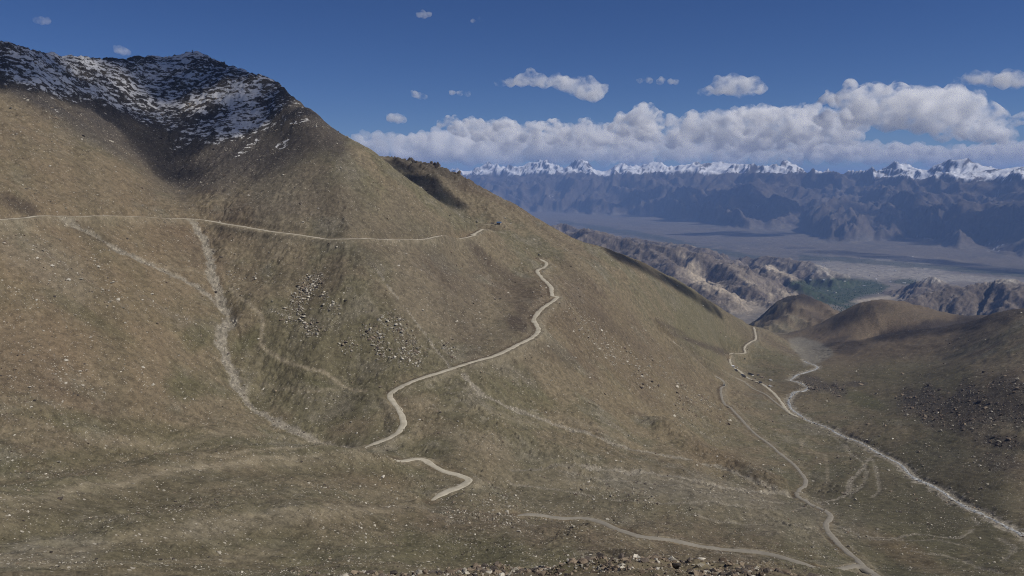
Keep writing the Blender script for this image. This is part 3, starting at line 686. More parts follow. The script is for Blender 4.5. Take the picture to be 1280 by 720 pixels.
def ground_material():
    n = Nodes('stony_ground')
    o = n.coord()
    col = n.attr('tint').outputs['Color']
    stony = n.attr('stony').outputs['Fac']
    a = n.noise(o, .12, 5, .65); b = n.noise(o, .7, 4, .6)
    v = n.math('ADD', n.math('MULTIPLY', a, .9), n.math('MULTIPLY', b, .7))
    col = n.mix(1.0, col, n.ramp(v, .45, 1.15, .5, 1.5), 'MULTIPLY')
    for scale, rad, seed, cl, amt in ((.30, .30, 3, (.44, .40, .335), .65), (.22, .26, 9, (.05, .042, .035), .7), (.62, .34, 5, (.44, .40, .335), .7), (.42, .26, 12, (.06, .05, .04), .8), (1.3, .3, 7, (.40, .36, .30), .6)):
        mp = n.n('Mapping'); n.put(mp.inputs[0], o); mp.inputs['Location'].default_value = (seed * 13.7, seed * 7.1, seed * 3.3)
        vo = n.n('TexVoronoi', {'feature': 'F1'}, Scale=scale, Randomness=1.0); n.put(vo.inputs['Vector'], mp.outputs[0])
        sep = n.n('SeparateColor'); n.put(sep.inputs[0], vo.outputs['Color'])
        size = n.math('MULTIPLY', n.math('MULTIPLY', sep.outputs[0], sep.outputs[0]), rad)
        spot = n.math('LESS_THAN', vo.outputs['Distance'], size)
        keep = n.math('LESS_THAN', sep.outputs[1], n.math('MULTIPLY_ADD', stony, .7, .1))
        col = n.mix(n.math('MULTIPLY', n.math('MULTIPLY', spot, keep), amt), col, cl)
    # snow lying in the ledges of the head wall
    sn = n.attr('snow').outputs['Fac']
    c_ = n.t.nodes.new('ShaderNodeTexCoord'); mp_ = n.n('Mapping'); n.put(mp_.inputs[0], c_.outputs['Object'])
    mp_.inputs['Rotation'].default_value = (R(8), R(26), R(15)); mp_.inputs['Scale'].default_value = (.046, .062, .105)
    s1 = n.noise(mp_.outputs[0], 1.0, 7, .70)
    s2 = n.noise(n.coord((.006, .006, .012)), 1.0, 3, .5)
    thr = n.math('ADD', n.math('MULTIPLY', s1, 1.0), n.math('MULTIPLY', s2, .40))
    k = n.ramp(n.math('ADD', n.math('SUBTRACT', sn, 1.0), thr), .31, .365)
    col = n.mix(n.math('MULTIPLY', k, n.math('GREATER_THAN', sn, .2)), col, (.66, .65, .63))
    n.put(n.p.inputs['Base Color'], col)
    bp = n.n('Bump', None, Strength=.7, Distance=.8)
    h = n.math('ADD', n.math('MULTIPLY', n.noise(o, .16, 6, .7), 1.0), n.math('MULTIPLY', n.noise(o, .9, 3, .6), .25))
    n.put(bp.inputs['Height'], h)
    n.put(n.p.inputs['Normal'], bp.outputs[0])
    return n.m

def far_material():
    n = Nodes('far_ground')
    o = n.coord()
    col = n.attr('tint').outputs['Color']
    v = n.math('ADD', n.math('MULTIPLY', n.noise(o, .012, 5, .65), .8), n.math('MULTIPLY', n.noise(o, .05, 3, .6), .5))
    n.put(n.p.inputs['Base Color'], n.mix(1.0, col, n.ramp(v, .35, .95, .62, 1.4), 'MULTIPLY'))
    bp = n.n('Bump', None, Strength=.8, Distance=22.0)
    n.put(bp.inputs['Height'], n.noise(o, .012, 7, .66)); n.put(n.p.inputs['Normal'], bp.outputs[0])
    return n.m

def dirt_material(name, c0, c1):
    n = Nodes(name)
    o = n.coord()
    v = n.noise(o, .11, 5, .65); w = n.noise(o, 1.6, 3, .6)
    k = n.math('ADD', n.math('MULTIPLY', v, .7), n.math('MULTIPLY', w, .5))
    n.put(n.p.inputs['Base Color'], n.mix(n.ramp(k, .35, .85), c0, c1))
    bp = n.n('Bump', None, Strength=.5, Distance=.15); n.put(bp.inputs['Height'], w); n.put(n.p.inputs['Normal'], bp.outputs[0])
    return n.m

def plain_material(name, c, rough=.9, var=.25, scale=3.0):
    n = Nodes(name)
    v = n.noise(n.coord(), scale, 4, .6)
    n.put(n.p.inputs['Base Color'], n.mix(v, tuple(x * (1 - var) for x in c), tuple(min(1, x * (1 + var)) for x in c)))
    n.p.inputs['Roughness'].default_value = rough
    return n.m

def rock_material(name, c0, c1):
    n = Nodes(name)
    o = n.coord()
    inf = n.n('ObjectInfo').outputs['Random']
    v = n.math('ADD', n.noise(o, 2.2, 5, .65), n.math('MULTIPLY_ADD', inf, .5, -.25))
    n.put(n.p.inputs['Base Color'], n.mix(n.ramp(v, .3, .75), c0, c1))
    bp = n.n('Bump', None, Strength=.5, Distance=.12); n.put(bp.inputs['Height'], n.noise(o, 5, 4, .65)); n.put(n.p.inputs['Normal'], bp.outputs[0])
    return n.m

M = dict(
    ground=ground_material(), far=far_material(),
    road=dirt_material('dusty_road', (.28, .25, .19), (.48, .44, .35)),
    road_grey=dirt_material('grey_gravel_road', (.19, .172, .14), (.27, .245, .20)),
    rock_pale=rock_material('pale_granite', (.27, .245, .195), (.53, .49, .41)),
    rock_dark=rock_material('dark_stone', (.055, .047, .042), (.14, .115, .095)),
    rock_brown=rock_material('brown_stone', (.13, .10, .075), (.27, .215, .155)),
)

# ------------------------------------------------------------------ land meshes
def land_objects(land, region, names, mat, tint, extra=None):
    nr, nc = land.Z.shape
    co = np.stack([land.X, land.Y, land.Z], -1).reshape(-1, 3)
    zr, zt = slopes(land)
    st, ct = np.sin(land.TH), np.cos(land.TH)
    nx, ny = -(zr * st + zt * ct), -(zr * ct - zt * st)
    nn = np.stack([nx, ny, np.ones_like(nx)], -1)
    nn = (nn / np.linalg.norm(nn, axis=-1, keepdims=True)).reshape(-1, 3)
    i = np.arange(nr * nc).reshape(nr, nc)
    q = np.stack([i[:-1, :-1], i[:-1, 1:], i[1:, 1:], i[1:, :-1]], -1).reshape(-1, 4)
    reg = region[:-1, :-1].reshape(-1)
    rgba = np.concatenate([np.clip(tint, 0, 1), np.ones(tint.shape[:2] + (1,))], -1).reshape(-1, 4)
    for k, name in enumerate(names):
        f = q[reg == k]
        if not len(f): continue
        used, inv = np.unique(f, return_inverse=True)
        f = inv.reshape(-1, 4)
        me = bpy.data.meshes.new(name)
        me.vertices.add(len(used)); me.vertices.foreach_set('co', co[used].astype(np.float32).ravel())
        me.loops.add(f.size); me.loops.foreach_set('vertex_index', f.ravel().astype(np.int32))
        me.polygons.add(len(f)); me.polygons.foreach_set('loop_start', np.arange(0, f.size, 4, dtype=np.int32))
        me.update(calc_edges=True)
        me.shade_smooth()
        me.normals_split_custom_set_from_vertices(nn[used].astype(np.float32))
        a = me.attributes.new('tint', 'FLOAT_COLOR', 'POINT'); a.data.foreach_set('color', rgba[used].astype(np.float32).ravel())
        for nm, arr in (extra or {}).items():
            a = me.attributes.new(nm, 'FLOAT', 'POINT'); a.data.foreach_set('value', arr.reshape(-1)[used].astype(np.float32))
        me.materials.append(mat)
        o = bpy.data.objects.new(name, me); COL.objects.link(o)
        o['kind'] = 'structure'
# which part of the land each face belongs to
reg = np.zeros(L.Z.shape, np.int32)                                    # 0 valley slope
gl = BEDS['gully'][0]; rv = BEDS['river'][0]
river_th = np.interp(L.RR, np.hypot(rv[:, 0], rv[:, 1])[np.argsort(np.hypot(rv[:, 0], rv[:, 1]))], np.arctan2(rv[:, 0], rv[:, 1])[np.argsort(np.hypot(rv[:, 0], rv[:, 1]))])
reg[(L.RR > 950) & (L.TH > river_th)] = 1                              # hillside across the river
reg[(wall > .5) & (L.RR > 1600)] = 2                                   # snowy crags
reg[(L.RR > 1990) & (L.TH < river_th) & (U > 430)] = 3                 # the second spur
reg[L.RR > 5000] = 4
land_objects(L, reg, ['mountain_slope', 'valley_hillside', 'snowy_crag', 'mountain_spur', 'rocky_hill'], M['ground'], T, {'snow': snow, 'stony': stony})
reg = np.zeros(FL.Z.shape, np.int32)
reg[foot > .02] = 1
reg[range_t > .03] = 2
land_objects(FL, reg, ['valley_plain', 'foothill', 'mountain_range'], M['far'], G)

# ------------------------------------------------------------------ road and river sheets
def sheet(name, C, half, z, mat, wob=.38, skirt=1.2, crown=0.0, taper=True):
    t = np.gradient(C, axis=0); t /= np.linalg.norm(t, axis=1)[:, None] + 1e-9
    nrm = np.stack([-t[:, 1], t[:, 0]], 1)
    s = np.arange(len(C)) * .55
    le = half * (1 + wob * fbm(s / 2.2 + 3, s * 0 + 1.5, 3, 500)); ri = half * (1 + wob * fbm(s / 2.2 + 9, s * 0 + 7.5, 3, 510))
    offs = [(-1, -1.3, -skirt), (-1, 0, 0), (-.33, 0, crown), (.33, 0, crown), (1, 0, 0), (1, 1.3, -skirt)]
    if taper:
        e_ = np.minimum(np.arange(len(C)), np.arange(len(C))[::-1]) / 5.0
        le, ri = le * np.clip(.25 + .75 * e_, 0, 1), ri * np.clip(.25 + .75 * e_, 0, 1)
        z = z - .5 * np.clip(1 - e_, 0, 1)
    vv = []
    for k, ex, dz in offs:
        w_ = np.where(k < 0, le, ri)
        vv.append(np.column_stack([C + nrm * (k * w_ + ex)[:, None], z + dz]))
    vv = np.stack(vv, 1).reshape(-1, 3)
    nv = len(offs)
    faces = [(i * nv + j, i * nv + nv + j, i * nv + nv + j + 1, i * nv + j + 1) for i in range(len(C) - 1) for j in range(nv - 1)]
    me = bpy.data.meshes.new(name); me.from_pydata(vv.tolist(), [], faces)
    me.flip_normals(); me.shade_smooth(); me.materials.append(mat)
    o = bpy.data.objects.new(name, me); COL.objects.link(o); o['kind'] = 'structure'
    return o
for nm, parts in ROADS.items():
    for C, half, z in parts:
        sheet({'track': 'dirt_track', 'hut': 'parking_ground'}.get(nm, 'mountain_road'), C, half, z + .12, M['road_grey'] if nm in ('vroad', 'track', 'shelf') else M['road'])

def water_material():
    n = Nodes('mountain_stream_water')
    o = n.coord()
    f = n.noise(o, .22, 5, .7)
    n.put(n.p.inputs['Base Color'], n.mix(n.ramp(f, .44, .60), (.14, .14, .13), (.50, .50, .475)))
    n.p.inputs['Specular IOR Level'].default_value = .4
    n.put(n.p.inputs['Roughness'], n.ramp(f, .40, .56, .22, .8))
    bp = n.n('Bump', None, Strength=.9, Distance=.5); n.put(bp.inputs['Height'], n.noise(o, .8, 3, .6)); n.put(n.p.inputs['Normal'], bp.outputs[0])
    return n.m
M['water'] = water_material()
C = BEDS['river'][0]
sheet('river', C, 1.7, rz - .05, M['water'], .9, .4)
s_ = np.arange(len(C))
off = 9 * fbm(s_ / 45.0, s_ * 0.0, 2, 520)
tn = np.gradient(C, axis=0); tn /= np.linalg.norm(tn, axis=1)[:, None]
C2 = C + np.stack([-tn[:, 1], tn[:, 0]], 1) * off[:, None]
sheet('side_stream', C2, 1.4, L.height(C2[:, 0], C2[:, 1]) + .25, M['water'], .9, .4)

# ------------------------------------------------------------------ haze
def haze():
    n = Nodes('valley_haze')
    n.t.nodes.remove(n.p)
    pv = n.n('VolumePrincipled')
    pv.inputs['Color'].default_value = HAZE_COLOR
    pv.inputs['Density'].default_value = HAZE_DENSITY
    pv.inputs['Anisotropy'].default_value = 0.0
    n.t.links.new(pv.outputs[0], n.out.inputs['Volume'])
    bm = bmesh.new(); bmesh.ops.create_cube(bm, size=1.0)
    x, y0, y1, z0, z1 = 160e3, -8e3, 160e3, float(min(FL.Z.min(), L.Z.min())) - 30, float(max(FL.Z.max(), L.Z.max())) + 40
    for v in bm.verts:
        v.co = Vector((v.co.x * 2 * x, y0 if v.co.y < 0 else y1, z0 if v.co.z < 0 else z1))
    me = bpy.data.meshes.new('haze'); bm.to_mesh(me); me.materials.append(n.m)
    o = bpy.data.objects.new('haze', me); COL.objects.link(o); o['kind'] = 'stuff'
    return z1
HAZE_COLOR, HAZE_DENSITY = (.32, .52, 1.0, 1), 1.75e-5
HAZE_TOP = haze()
print('haze top', HAZE_TOP, 'tris', 2 * (L.Z.size + FL.Z.size))

# ------------------------------------------------------------------ clouds
def cloud_material(name, density, scale, lo, hi, rate=.3):
    n = Nodes(name)
    n.t.nodes.remove(n.p)
    g = n.n('NewGeometry')
    mp = n.n('Mapping'); n.put(mp.inputs[0], g.outputs['Position']); mp.inputs['Scale'].default_value = (scale, scale, scale * 1.25)
    f = n.noise(mp.outputs[0], 1.0, 9, .70)
    sc = n.n('VolumeScatter')
    sc.inputs['Color'].default_value = (1, 1, 1, 1)
    sc.inputs['Anisotropy'].default_value = 0.0
    n.put(sc.inputs['Density'], n.ramp(f, lo, hi, 0, density))
    n.t.links.new(sc.outputs[0], n.out.inputs['Volume'])
    n.m.cycles.volume_step_rate = rate
    return n.m
M['cloud'] = cloud_material('cumulus_vapour', .0065, 1 / 1000.0, .43, .74)
M['cloud_small'] = cloud_material('small_cloud_vapour', .0030, 1 / 1150.0, .42, .72)
M['cloud_low'] = cloud_material('distant_cloud_vapour', .0014, 1 / 5200.0, .25, .80)
M['cloud_thin'] = cloud_material('thin_cloud_vapour', .006, 1 / 420.0, .40, .70)

def puff_mesh(name, puffs, sub, voxel, flat=None, seed=0):
    """one closed billowing body out of many overlapping puffs"""
    rg = np.random.default_rng(seed)
    bm = bmesh.new()
    for (c, rad) in puffs:
        parts = [(c, rad)]
        for k in range(sub):
            d = rg.normal(size=3); d /= np.linalg.norm(d)
            if d[2] < -.2: d[2] *= -.6
            q = rad * rg.uniform(.35, .6)
            parts.append((c + Vector(d) * rad * .85, q))
        for p, q in parts:
            bmesh.ops.create_icosphere(bm, subdivisions=1, radius=q, matrix=Matrix.Translation(p) @ Matrix.Diagonal((1, 1, .85, 1)))
    if flat is not None:
        for v in bm.verts:
            if v.co.z < flat: v.co.z = flat + (v.co.z - flat) * .15
    me = bpy.data.meshes.new(name); bm.to_mesh(me); bm.free()
    o = bpy.data.objects.new(name, me); COL.objects.link(o)
    md = o.modifiers.new('r', 'REMESH'); md.mode = 'VOXEL'; md.voxel_size = voxel
    dg = bpy.context.evaluated_depsgraph_get()
    m2 = bpy.data.meshes.new_from_object(o.evaluated_get(dg))
    o.modifiers.clear(); o.data = m2; m2.name = name; bpy.data.meshes.remove(me)
    return o

def cloud(label, spots, r, depth, mat='cloud', sub=5, group=None, seed=0, flat_v=None, grow=1.25):
    rg = np.random.default_rng(100 + seed)
    puffs = []
    for u, v, px in spots:
        rad = px / F_PX * r * grow
        puffs.append((place(u, v, r + rg.uniform(-1, 1) * depth), rad))
    flat = place(640, flat_v, r).z if flat_v is not None else None
    return cloud_body(label, puffs, mat, sub, group, seed, flat)

def cloud_body(label, puffs, mat, sub, group, seed, flat=None):
    o = puff_mesh('cloud', puffs, sub, max(p[1] for p in puffs) / 7, flat, seed)
    base = sum((p[0] for p in puffs), Vector()) / len(puffs)
    o.data.transform(Matrix.Translation(-base)); o.location = base
    o.data.materials.clear(); o.data.materials.append(M[mat])
    o['label'] = label; o['category'] = 'cloud'; o['group'] = group or 'cumulus clouds in the blue sky'
    lowest = min(v.co.z for v in o.data.vertices) + base.z
    if lowest < HAZE_TOP: print('cloud dips into the haze:', label, round(lowest))
    return o
CA = [(1045,126,10),(1060,123,14),(1080,124,16),(1100,124,17),(1120,126,17),(1137,122,15),(1150,128,20),(1170,126,14),(1190,129,18),(1210,133,18),(1225,140,18),(1238,152,14),(1250,161,13),(1262,172,9),(1070,142,18),(1110,145,20),(1150,148,19),(1190,153,17),(1220,164,15)]
rg = np.random.default_rng(77)
def fill(top, bottom, step, size):
    """puffs that fill the space between an upper outline and a base line"""
    out = []
    u = top[0][0]
    while u <= top[-1][0]:
        t_, b_ = np.interp(u, [p[0] for p in top], [p[1] for p in top]), np.interp(u, [p[0] for p in bottom], [p[1] for p in bottom])
        q = size * rg.uniform(.7, 1.25)
        q0 = min(q, max(3.0, (b_ - t_) * .5))
        v = t_ + q0
        while True:
            out.append((u + rg.uniform(-.3, .3) * step, v, q0))
            v += q0 * 1.1
            if v > b_ - q0 * .5: break
        u += step * rg.uniform(.7, 1.3)
    return out
CA += fill([(1030, 140), (1100, 132), (1180, 132), (1268, 168)], [(1030, 160), (1130, 168), (1200, 178), (1268, 180)], 14, 9)
CB = fill([(770, 152), (790, 138), (806, 131), (822, 139), (840, 148), (856, 142), (880, 146), (905, 139), (925, 138), (950, 135), (985, 133), (1010, 136), (1040, 138), (1080, 146)], [(770, 172), (830, 184), (900, 186), (960, 188), (1020, 184), (1080, 176)], 11, 10)
CC = fill([(552, 150), (575, 148), (603, 150), (616, 156), (632, 149), (645, 154), (675, 152), (695, 150), (712, 156), (735, 152), (760, 156), (790, 160)], [(552, 160), (600, 176), (680, 184), (740, 186), (790, 186)], 9, 8)
CD = fill([(435, 170), (455, 166), (485, 165), (500, 168), (530, 166), (560, 164), (640, 164), (720, 166), (800, 166), (900, 170), (1000, 172), (1100, 178), (1200, 184), (1300, 178)], [(435, 190), (500, 206), (700, 207), (900, 206), (1300, 208)], 10, 9)
CE = fill([(960, 184), (1000, 181), (1030, 182), (1070, 184), (1110, 181), (1150, 180), (1165, 184), (1195, 190)], [(960, 192), (1080, 196), (1195, 196)], 8, 6)
CF = fill([(1180, 192), (1200, 186), (1230, 182), (1290, 178)], [(1180, 200), (1290, 200)], 9, 7)
cloud('big billowing cumulus with grey flat base, the tallest cloud at the right', CA, 46000, 1800, seed=1)
cloud('long white cloud bank with lumpy top above the middle of the snow range', CB, 56000, 2500, seed=2, grow=1.45)
cloud('low pale cloud bank in the middle of the sky, under the ragged cloud', CC, 66000, 3500, seed=3, grow=1.4)
cloud('long ragged white cloud floating alone in blue sky above the left bank', [(626,104,6),(638,103,7),(652,102,8),(667,99,10),(680,103,9),(695,102,9),(705,107,10),(716,108,12),(730,113,13),(742,115,14),(751,113,8)], 60000, 700, 'cloud_small', seed=4)
cloud('single white heaped cloud with tapering left end, above the middle bank', [(876,115,5),(886,114,7),(898,110,10),(912,108,12),(926,109,14),(940,108,12),(950,112,7)], 60000, 700, 'cloud_small', seed=5)
cloud('flat white cloud cut by the right edge, above the tallest cumulus', [(1196,100,4),(1210,99,7),(1225,99,9),(1240,100,9),(1255,101,10),(1270,100,11),(1290,100,10)], 60000, 800, 'cloud_small', seed=6)
cloud('hazy grey layer of low cloud along the horizon behind the snow range', CD, 120000, 7000, 'cloud_low', seed=7, sub=4, grow=1.3)
cloud('thin row of small clouds just above the peaks under the tallest cumulus', CE, 74000, 1800, 'cloud', seed=8, sub=4)
cloud('loose low clouds at the right edge, just above the peaks', CF, 80000, 2500, 'cloud', seed=9, sub=4)
for k, (lab, spots, r) in enumerate((
    ('tiny white cloud low in the sky beside the left mountain ridge', [(489,148,5),(497,148,6),(504,150,4)], 30000),
    ('tiny cloud puff between the ragged cloud and the mountain slope', [(519,118,4),(525,120,4),(531,121,3)], 30000),
    ('tiny cloud puff high in the sky, left of a pair of specks', [(524,19,3),(530,19,4),(536,18,3)], 20000),
    ('pair of tiny cloud specks high above the ragged white cloud', [(591,26,2.5),(602,25,3)], 20000),
    ('tiny cloud puff just above the snowy mountain crest', [(147,63,3.5),(154,64,4.5),(160,66,3)], 16000),
    ('tiny cloud puff high in the top left corner of the sky', [(46,25,3.5),(52,26,4),(59,27,3)], 16000),
    ('faint wisp of cloud left of the ragged white cloud', [(565,116,3),(575,117,3),(585,118,3)], 30000),
    ('faint wisp of cloud between the ragged cloud and the heaped one', [(800,101,3),(812,101,3.5),(825,102,4),(838,102,3.5),(845,103,3)], 30000),
    ('small white puff at the left end of the tallest cumulus', [(1030,125,5),(1036,122,6)], 33000),
    ('small thin cloud at the right edge under the flat white cloud', [(1272,150,6),(1284,149,6)], 40000))):
    cloud(lab, spots, r, 60, 'cloud_thin', seed=20 + k, sub=4, group='tiny stray clouds', grow=1.5)

# clouds overhead, out of view, whose shade lies on the land in view
SUN = np.array(SUN_DIR)
def overhead(spots, lift, seed):
    puffs = [(place(u, v, r) + SUN_DIR * (lift / SUN_DIR.z), rad) for u, v, r, rad in spots]
    o = puff_mesh('cloud_overhead_unseen', puffs, 5, max(p[1] for p in puffs) / 7, None, seed)
    o.data.materials.clear(); o.data.materials.append(M['cloud_over'])
    o['kind'] = 'stuff'
    lowest = min(v.co.z for v in o.data.vertices)
    if lowest < HAZE_TOP: print('overhead cloud dips into the haze', round(lowest))
M['cloud_over'] = cloud_material('overhead_cloud_vapour', .014, 1 / 260.0, .28, .60, .6)
M['cloud_over_far'] = cloud_material('far_overhead_cloud_vapour', .0024, 1 / 1500.0, .30, .60, .6)
def on_land(spots, land=L, rmin=900):
    out = []
    for u, v, q in spots:
        C = land.cast(u, v, rmin); out.append((u, v, float(np.hypot(*C)), q))
    return out
overhead([(0, 92, 1790, 90), (30, 108, 1800, 70), (-50, 85, 1750, 120), (-100, 90, 1650, 120), (-60, 60, 2050, 150), (-100, 100, 1800, 130), (-40, 75, 1850, 130), (20, 85, 1900, 130), (0, 65, 2000, 140), (80, 75, 2150, 150), (80, 105, 2000, 130), (60, 118, 1880, 80), (150, 130, 2050, 150), (120, 140, 1930, 80), (160, 80, 2350, 160), (200, 190, 1830, 75), (165, 165, 1900, 70), (230, 80, 2420, 160), (230, 110, 2250, 170), (205, 165, 1950, 100), (262, 175, 1930, 100), (225, 215, 1740, 60), (205, 205, 1790, 45), (300, 95, 2150, 120), (320, 130, 2030, 105), (300, 160, 1930, 80), (350, 125, 1980, 70), (375, 150, 1820, 45)], HAZE_TOP + 450, 61)
M['cloud_over'] = cloud_material('dense_overhead_cloud_vapour', .035, 1 / 260.0, .28, .60, .6)
overhead(on_land([(492, 204, 30), (505, 212, 40), (520, 222, 42), (535, 232, 45), (550, 242, 45), (565, 252, 40), (575, 256, 30)], L, 1950), HAZE_TOP + 500, 62)
_p = [(768, 318), (790, 326), (812, 337), (834, 349), (856, 362), (878, 376), (898, 389)]
shade_row = [(np.interp(q, range(7), [a for a, b in _p]), np.interp(q, range(7), [b for a, b in _p]) + dv, 46 - 5 * abs(dv)) for q in np.linspace(0, 6, 37) for dv in (0, 4)]
overhead(on_land(shade_row, L, 1900), HAZE_TOP + 900, 63)
M['cloud_over'] = cloud_material('thin_overhead_cloud_vapour', .0020, 1 / 500.0, .28, .60, .6)
overhead([(1160, 414, 3650, 160), (1230, 402, 3500, 120), (1090, 425, 3800, 150), (1280, 390, 4400, 200), (1060, 410, 4500, 120), (1000, 380, 6200, 200)], HAZE_TOP + 1300, 64)
M['cloud_over'] = M['cloud_over_far']
overhead(on_land([(875, 293, 700), (910, 292, 900), (945, 294, 800), (985, 292, 600)], FL, 20000), 11500, 65)
overhead(on_land([(1000, 310, 420), (1035, 314, 520), (1075, 318, 560), (1115, 322, 600), (1155, 326, 600), (1200, 331, 600), (1245, 336, 600), (1290, 341, 600)], FL, 16500), 9500, 66)
overhead(on_land([(u, v, 1200) for u, v in ((800, 240), (850, 243), (905, 240), (950, 246), (930, 262), (985, 250), (880, 262))], FL, 20000), 13500, 67)
overhead(on_land([(u, v, 1000) for u, v in ((1100, 262), (1150, 266), (1200, 272), (1250, 276), (1290, 280), (1225, 292))], FL, 20000), 13500, 68)

# ------------------------------------------------------------------ stones and boulders
def rock_mesh(name, seed, mat, flat=.75):
    rg = np.random.default_rng(seed)
    bm = bmesh.new()
    for k in range(18):
        d = rg.normal(size=3); d /= np.linalg.norm(d)
        d *= rg.uniform(.75, 1.1)
        bm.verts.new((d[0] * .62, d[1] * .5, d[2] * .5 * flat))
    bmesh.ops.convex_hull(bm, input=bm.verts)
    bmesh.ops.delete(bm, geom=[v for v in bm.verts if not v.link_faces], context='VERTS')
    bmesh.ops.recalc_face_normals(bm, faces=bm.faces)
    me = bpy.data.meshes.new(name); bm.to_mesh(me); bm.free()
    me.materials.append(mat)
    return me
ROCKS = [(rock_mesh('pale_rock_%d' % k, 40 + k, M['rock_pale'], (.7, .9, .5)[k]), 'pale') for k in range(3)] + [(rock_mesh('brown_rock_%d' % k, 50 + k, M['rock_brown'], (.8, .6)[k]), 'brown') for k in range(2)] + [(rock_mesh('dark_rock', 60, M['rock_dark'], .85), 'dark')]

def scatter(n, weight, rlo, rhi, smin, smax, alpha=2.4, keep_view=True):
    """places for stones, even over the land as seen, sizes by a power law"""
    i0, i1 = np.searchsorted(L.r, (rlo, rhi))
    i = rng.uniform(i0, i1 - 1.01, n); j = rng.uniform(0, len(L.th) - 1.01, n)
    ok = rng.random(n) < bil(weight, i, j)
    i, j = i[ok], j[ok]
    r = np.exp(np.interp(i, np.arange(len(L.r)), L.lr)); t = np.interp(j, np.arange(len(L.th)), L.th)
    s = np.minimum(smin * rng.random(len(i)) ** (-1 / alpha), smax) * r
    return np.stack([r * np.sin(t), r * np.cos(t), bil(L.Z, i, j), s, i, j], 1)
road_free = smooth(5, 8, Dm)
patch = np.clip(.55 + 1.3 * fbm(L.X / 60, L.Y / 60, 4, 710) + .5 * fbm(L.X / 14, L.Y / 14, 2, 715), .05, 1.6) / 1.2
base_w = np.clip((.25 + .75 * stony) * patch, 0, 1) * road_free
S1 = scatter(190000, base_w * (.3 + .7 * smooth(2600, 1500, L.RR)), 335, 3200, .00058, .0034, 2.9)
S2 = scatter(60000, np.clip(gravel * 1.3, 0, 1) * road_free, 335, 2600, .0008, .0030, 2.6)
crop = np.zeros_like(big)
for u, v, ru, rv, a, s_ in ((389, 353, 8, 5, -20, 1), (378, 366, 10, 6, -45, 1), (370, 384, 7, 8, 0, .8), (366, 396, 8, 6, 0, .9), (388, 409, 9, 6, 10, .8), (407, 372, 5, 6, 0, .8), (417, 384, 5, 6, 0, .7), (484, 398, 5, 7, 55, 1), (492, 409, 8, 6, 40, 1), (503, 421, 9, 7, 40, 1), (516, 433, 11, 7, 40, .9), (510, 445, 12, 6, 20, .7), (464, 414, 6, 5, 40, 1), (470, 425, 6, 6, 40, 1), (476, 440, 9, 8, 40, .8), (441, 432, 8, 6, 0, .5), (300, 345, 16, 8, 0, .15), (560, 435, 4, 10, -40, .25), (740, 405, 60, 5, 38, .16), (780, 450, 70, 8, 38, .12), (850, 480, 40, 4, 38, .12), (30, 300, 60, 14, 20, .10), (100, 345, 60, 12, 30, .08), (60, 480, 60, 18, 0, .07), (640, 640, 70, 14, 5, .08), (780, 620, 60, 6, 10, .12)):
    crop = np.maximum(crop, s_ * blob(u, v, ru * 1.25, rv * 1.25, a, soft=.9, rough=.9))
S3 = scatter(900000, np.clip(crop, 0, 1) * road_free, 600, 2200, .0008, .0042, 2.4)
S4 = scatter(60000, np.clip(moraine, 0, 1) ** 2 * .8, 900, 2600, .0010, .0045, 2.5)
lipw = smooth(34, 44, L.RR) * smooth(64, 56, L.RR) * np.clip(.15 + smooth(-.25, .02, L.TH) * smooth(.40, .25, L.TH), 0, 1) * np.clip(.6 + .9 * fbm(L.X / 6, L.Y / 6, 3, 700), 0, 1)
S5 = scatter(60000, lipw, 32, 70, .0020, .011, 2.2)
S6 = scatter(14000, base_w * smooth(900, 380, L.RR), 335, 900, .0010, .0052, 3.0)
S3b = scatter(500000, np.clip(blob(383, 378, 34, 34, 0) * .05 + blob(492, 425, 40, 30, 30) * .07 + blob(285, 340, 22, 22, 0) * .03, 0, 1) * road_free, 600, 2200, .0007, .0036, 2.6)
rim = crag * smooth(1.0, .2, np.abs(L.V - 70) / 60)
SS = np.vstack([S1, S2, S3, S4, S5, S6, S3b])
kind_r = rng.choice(6, len(SS), p=[.22, .2, .16, .17, .15, .10])
dm = slice(len(S1) + len(S2) + len(S3), len(S1) + len(S2) + len(S3) + len(S4))
kind_r[dm] = rng.choice(6, len(S4), p=[.02, .02, .02, .2, .24, .5])
d5 = slice(dm.stop, dm.stop + len(S5)); kind_r[d5] = rng.choice(6, len(S5), p=[.08, .07, .06, .3, .29, .2])
yaw = rng.uniform(0, 6.283, len(SS)); tilt = rng.uniform(-.3, .3, (len(SS), 2))
asp = rng.uniform(.7, 1.35, (len(SS), 3))
# the 300 that show largest become boulders of their own
sx = SS[:, 0] / np.maximum(SS[:, 1] * math.cos(PITCH) - SS[:, 2] * math.sin(PITCH), 1) * F_PX + 640
sy = 360 - F_PX * (SS[:, 1] * math.sin(PITCH) + SS[:, 2] * math.cos(PITCH)) / np.maximum(SS[:, 1] * math.cos(PITCH) - SS[:, 2] * math.sin(PITCH), 1)
Emax = np.maximum.accumulate(L.Z / L.RR, axis=0)
rad_r = np.hypot(SS[:, 0], SS[:, 1])
vis = (SS[:, 2] + .6 * SS[:, 3]) / rad_r >= bil(Emax, SS[:, 4], SS[:, 5]) - 1e-4
inview = vis & (sx > 2) & (sx < 1278) & (sy > 60) & (sy < 717)
order = np.argsort(-np.where(inview, SS[:, 3] / rad_r, 0))[:300]
single = np.zeros(len(SS), bool); single[order] = True
shade_word = dict(pale='pale grey', brown='brown', dark='dark')
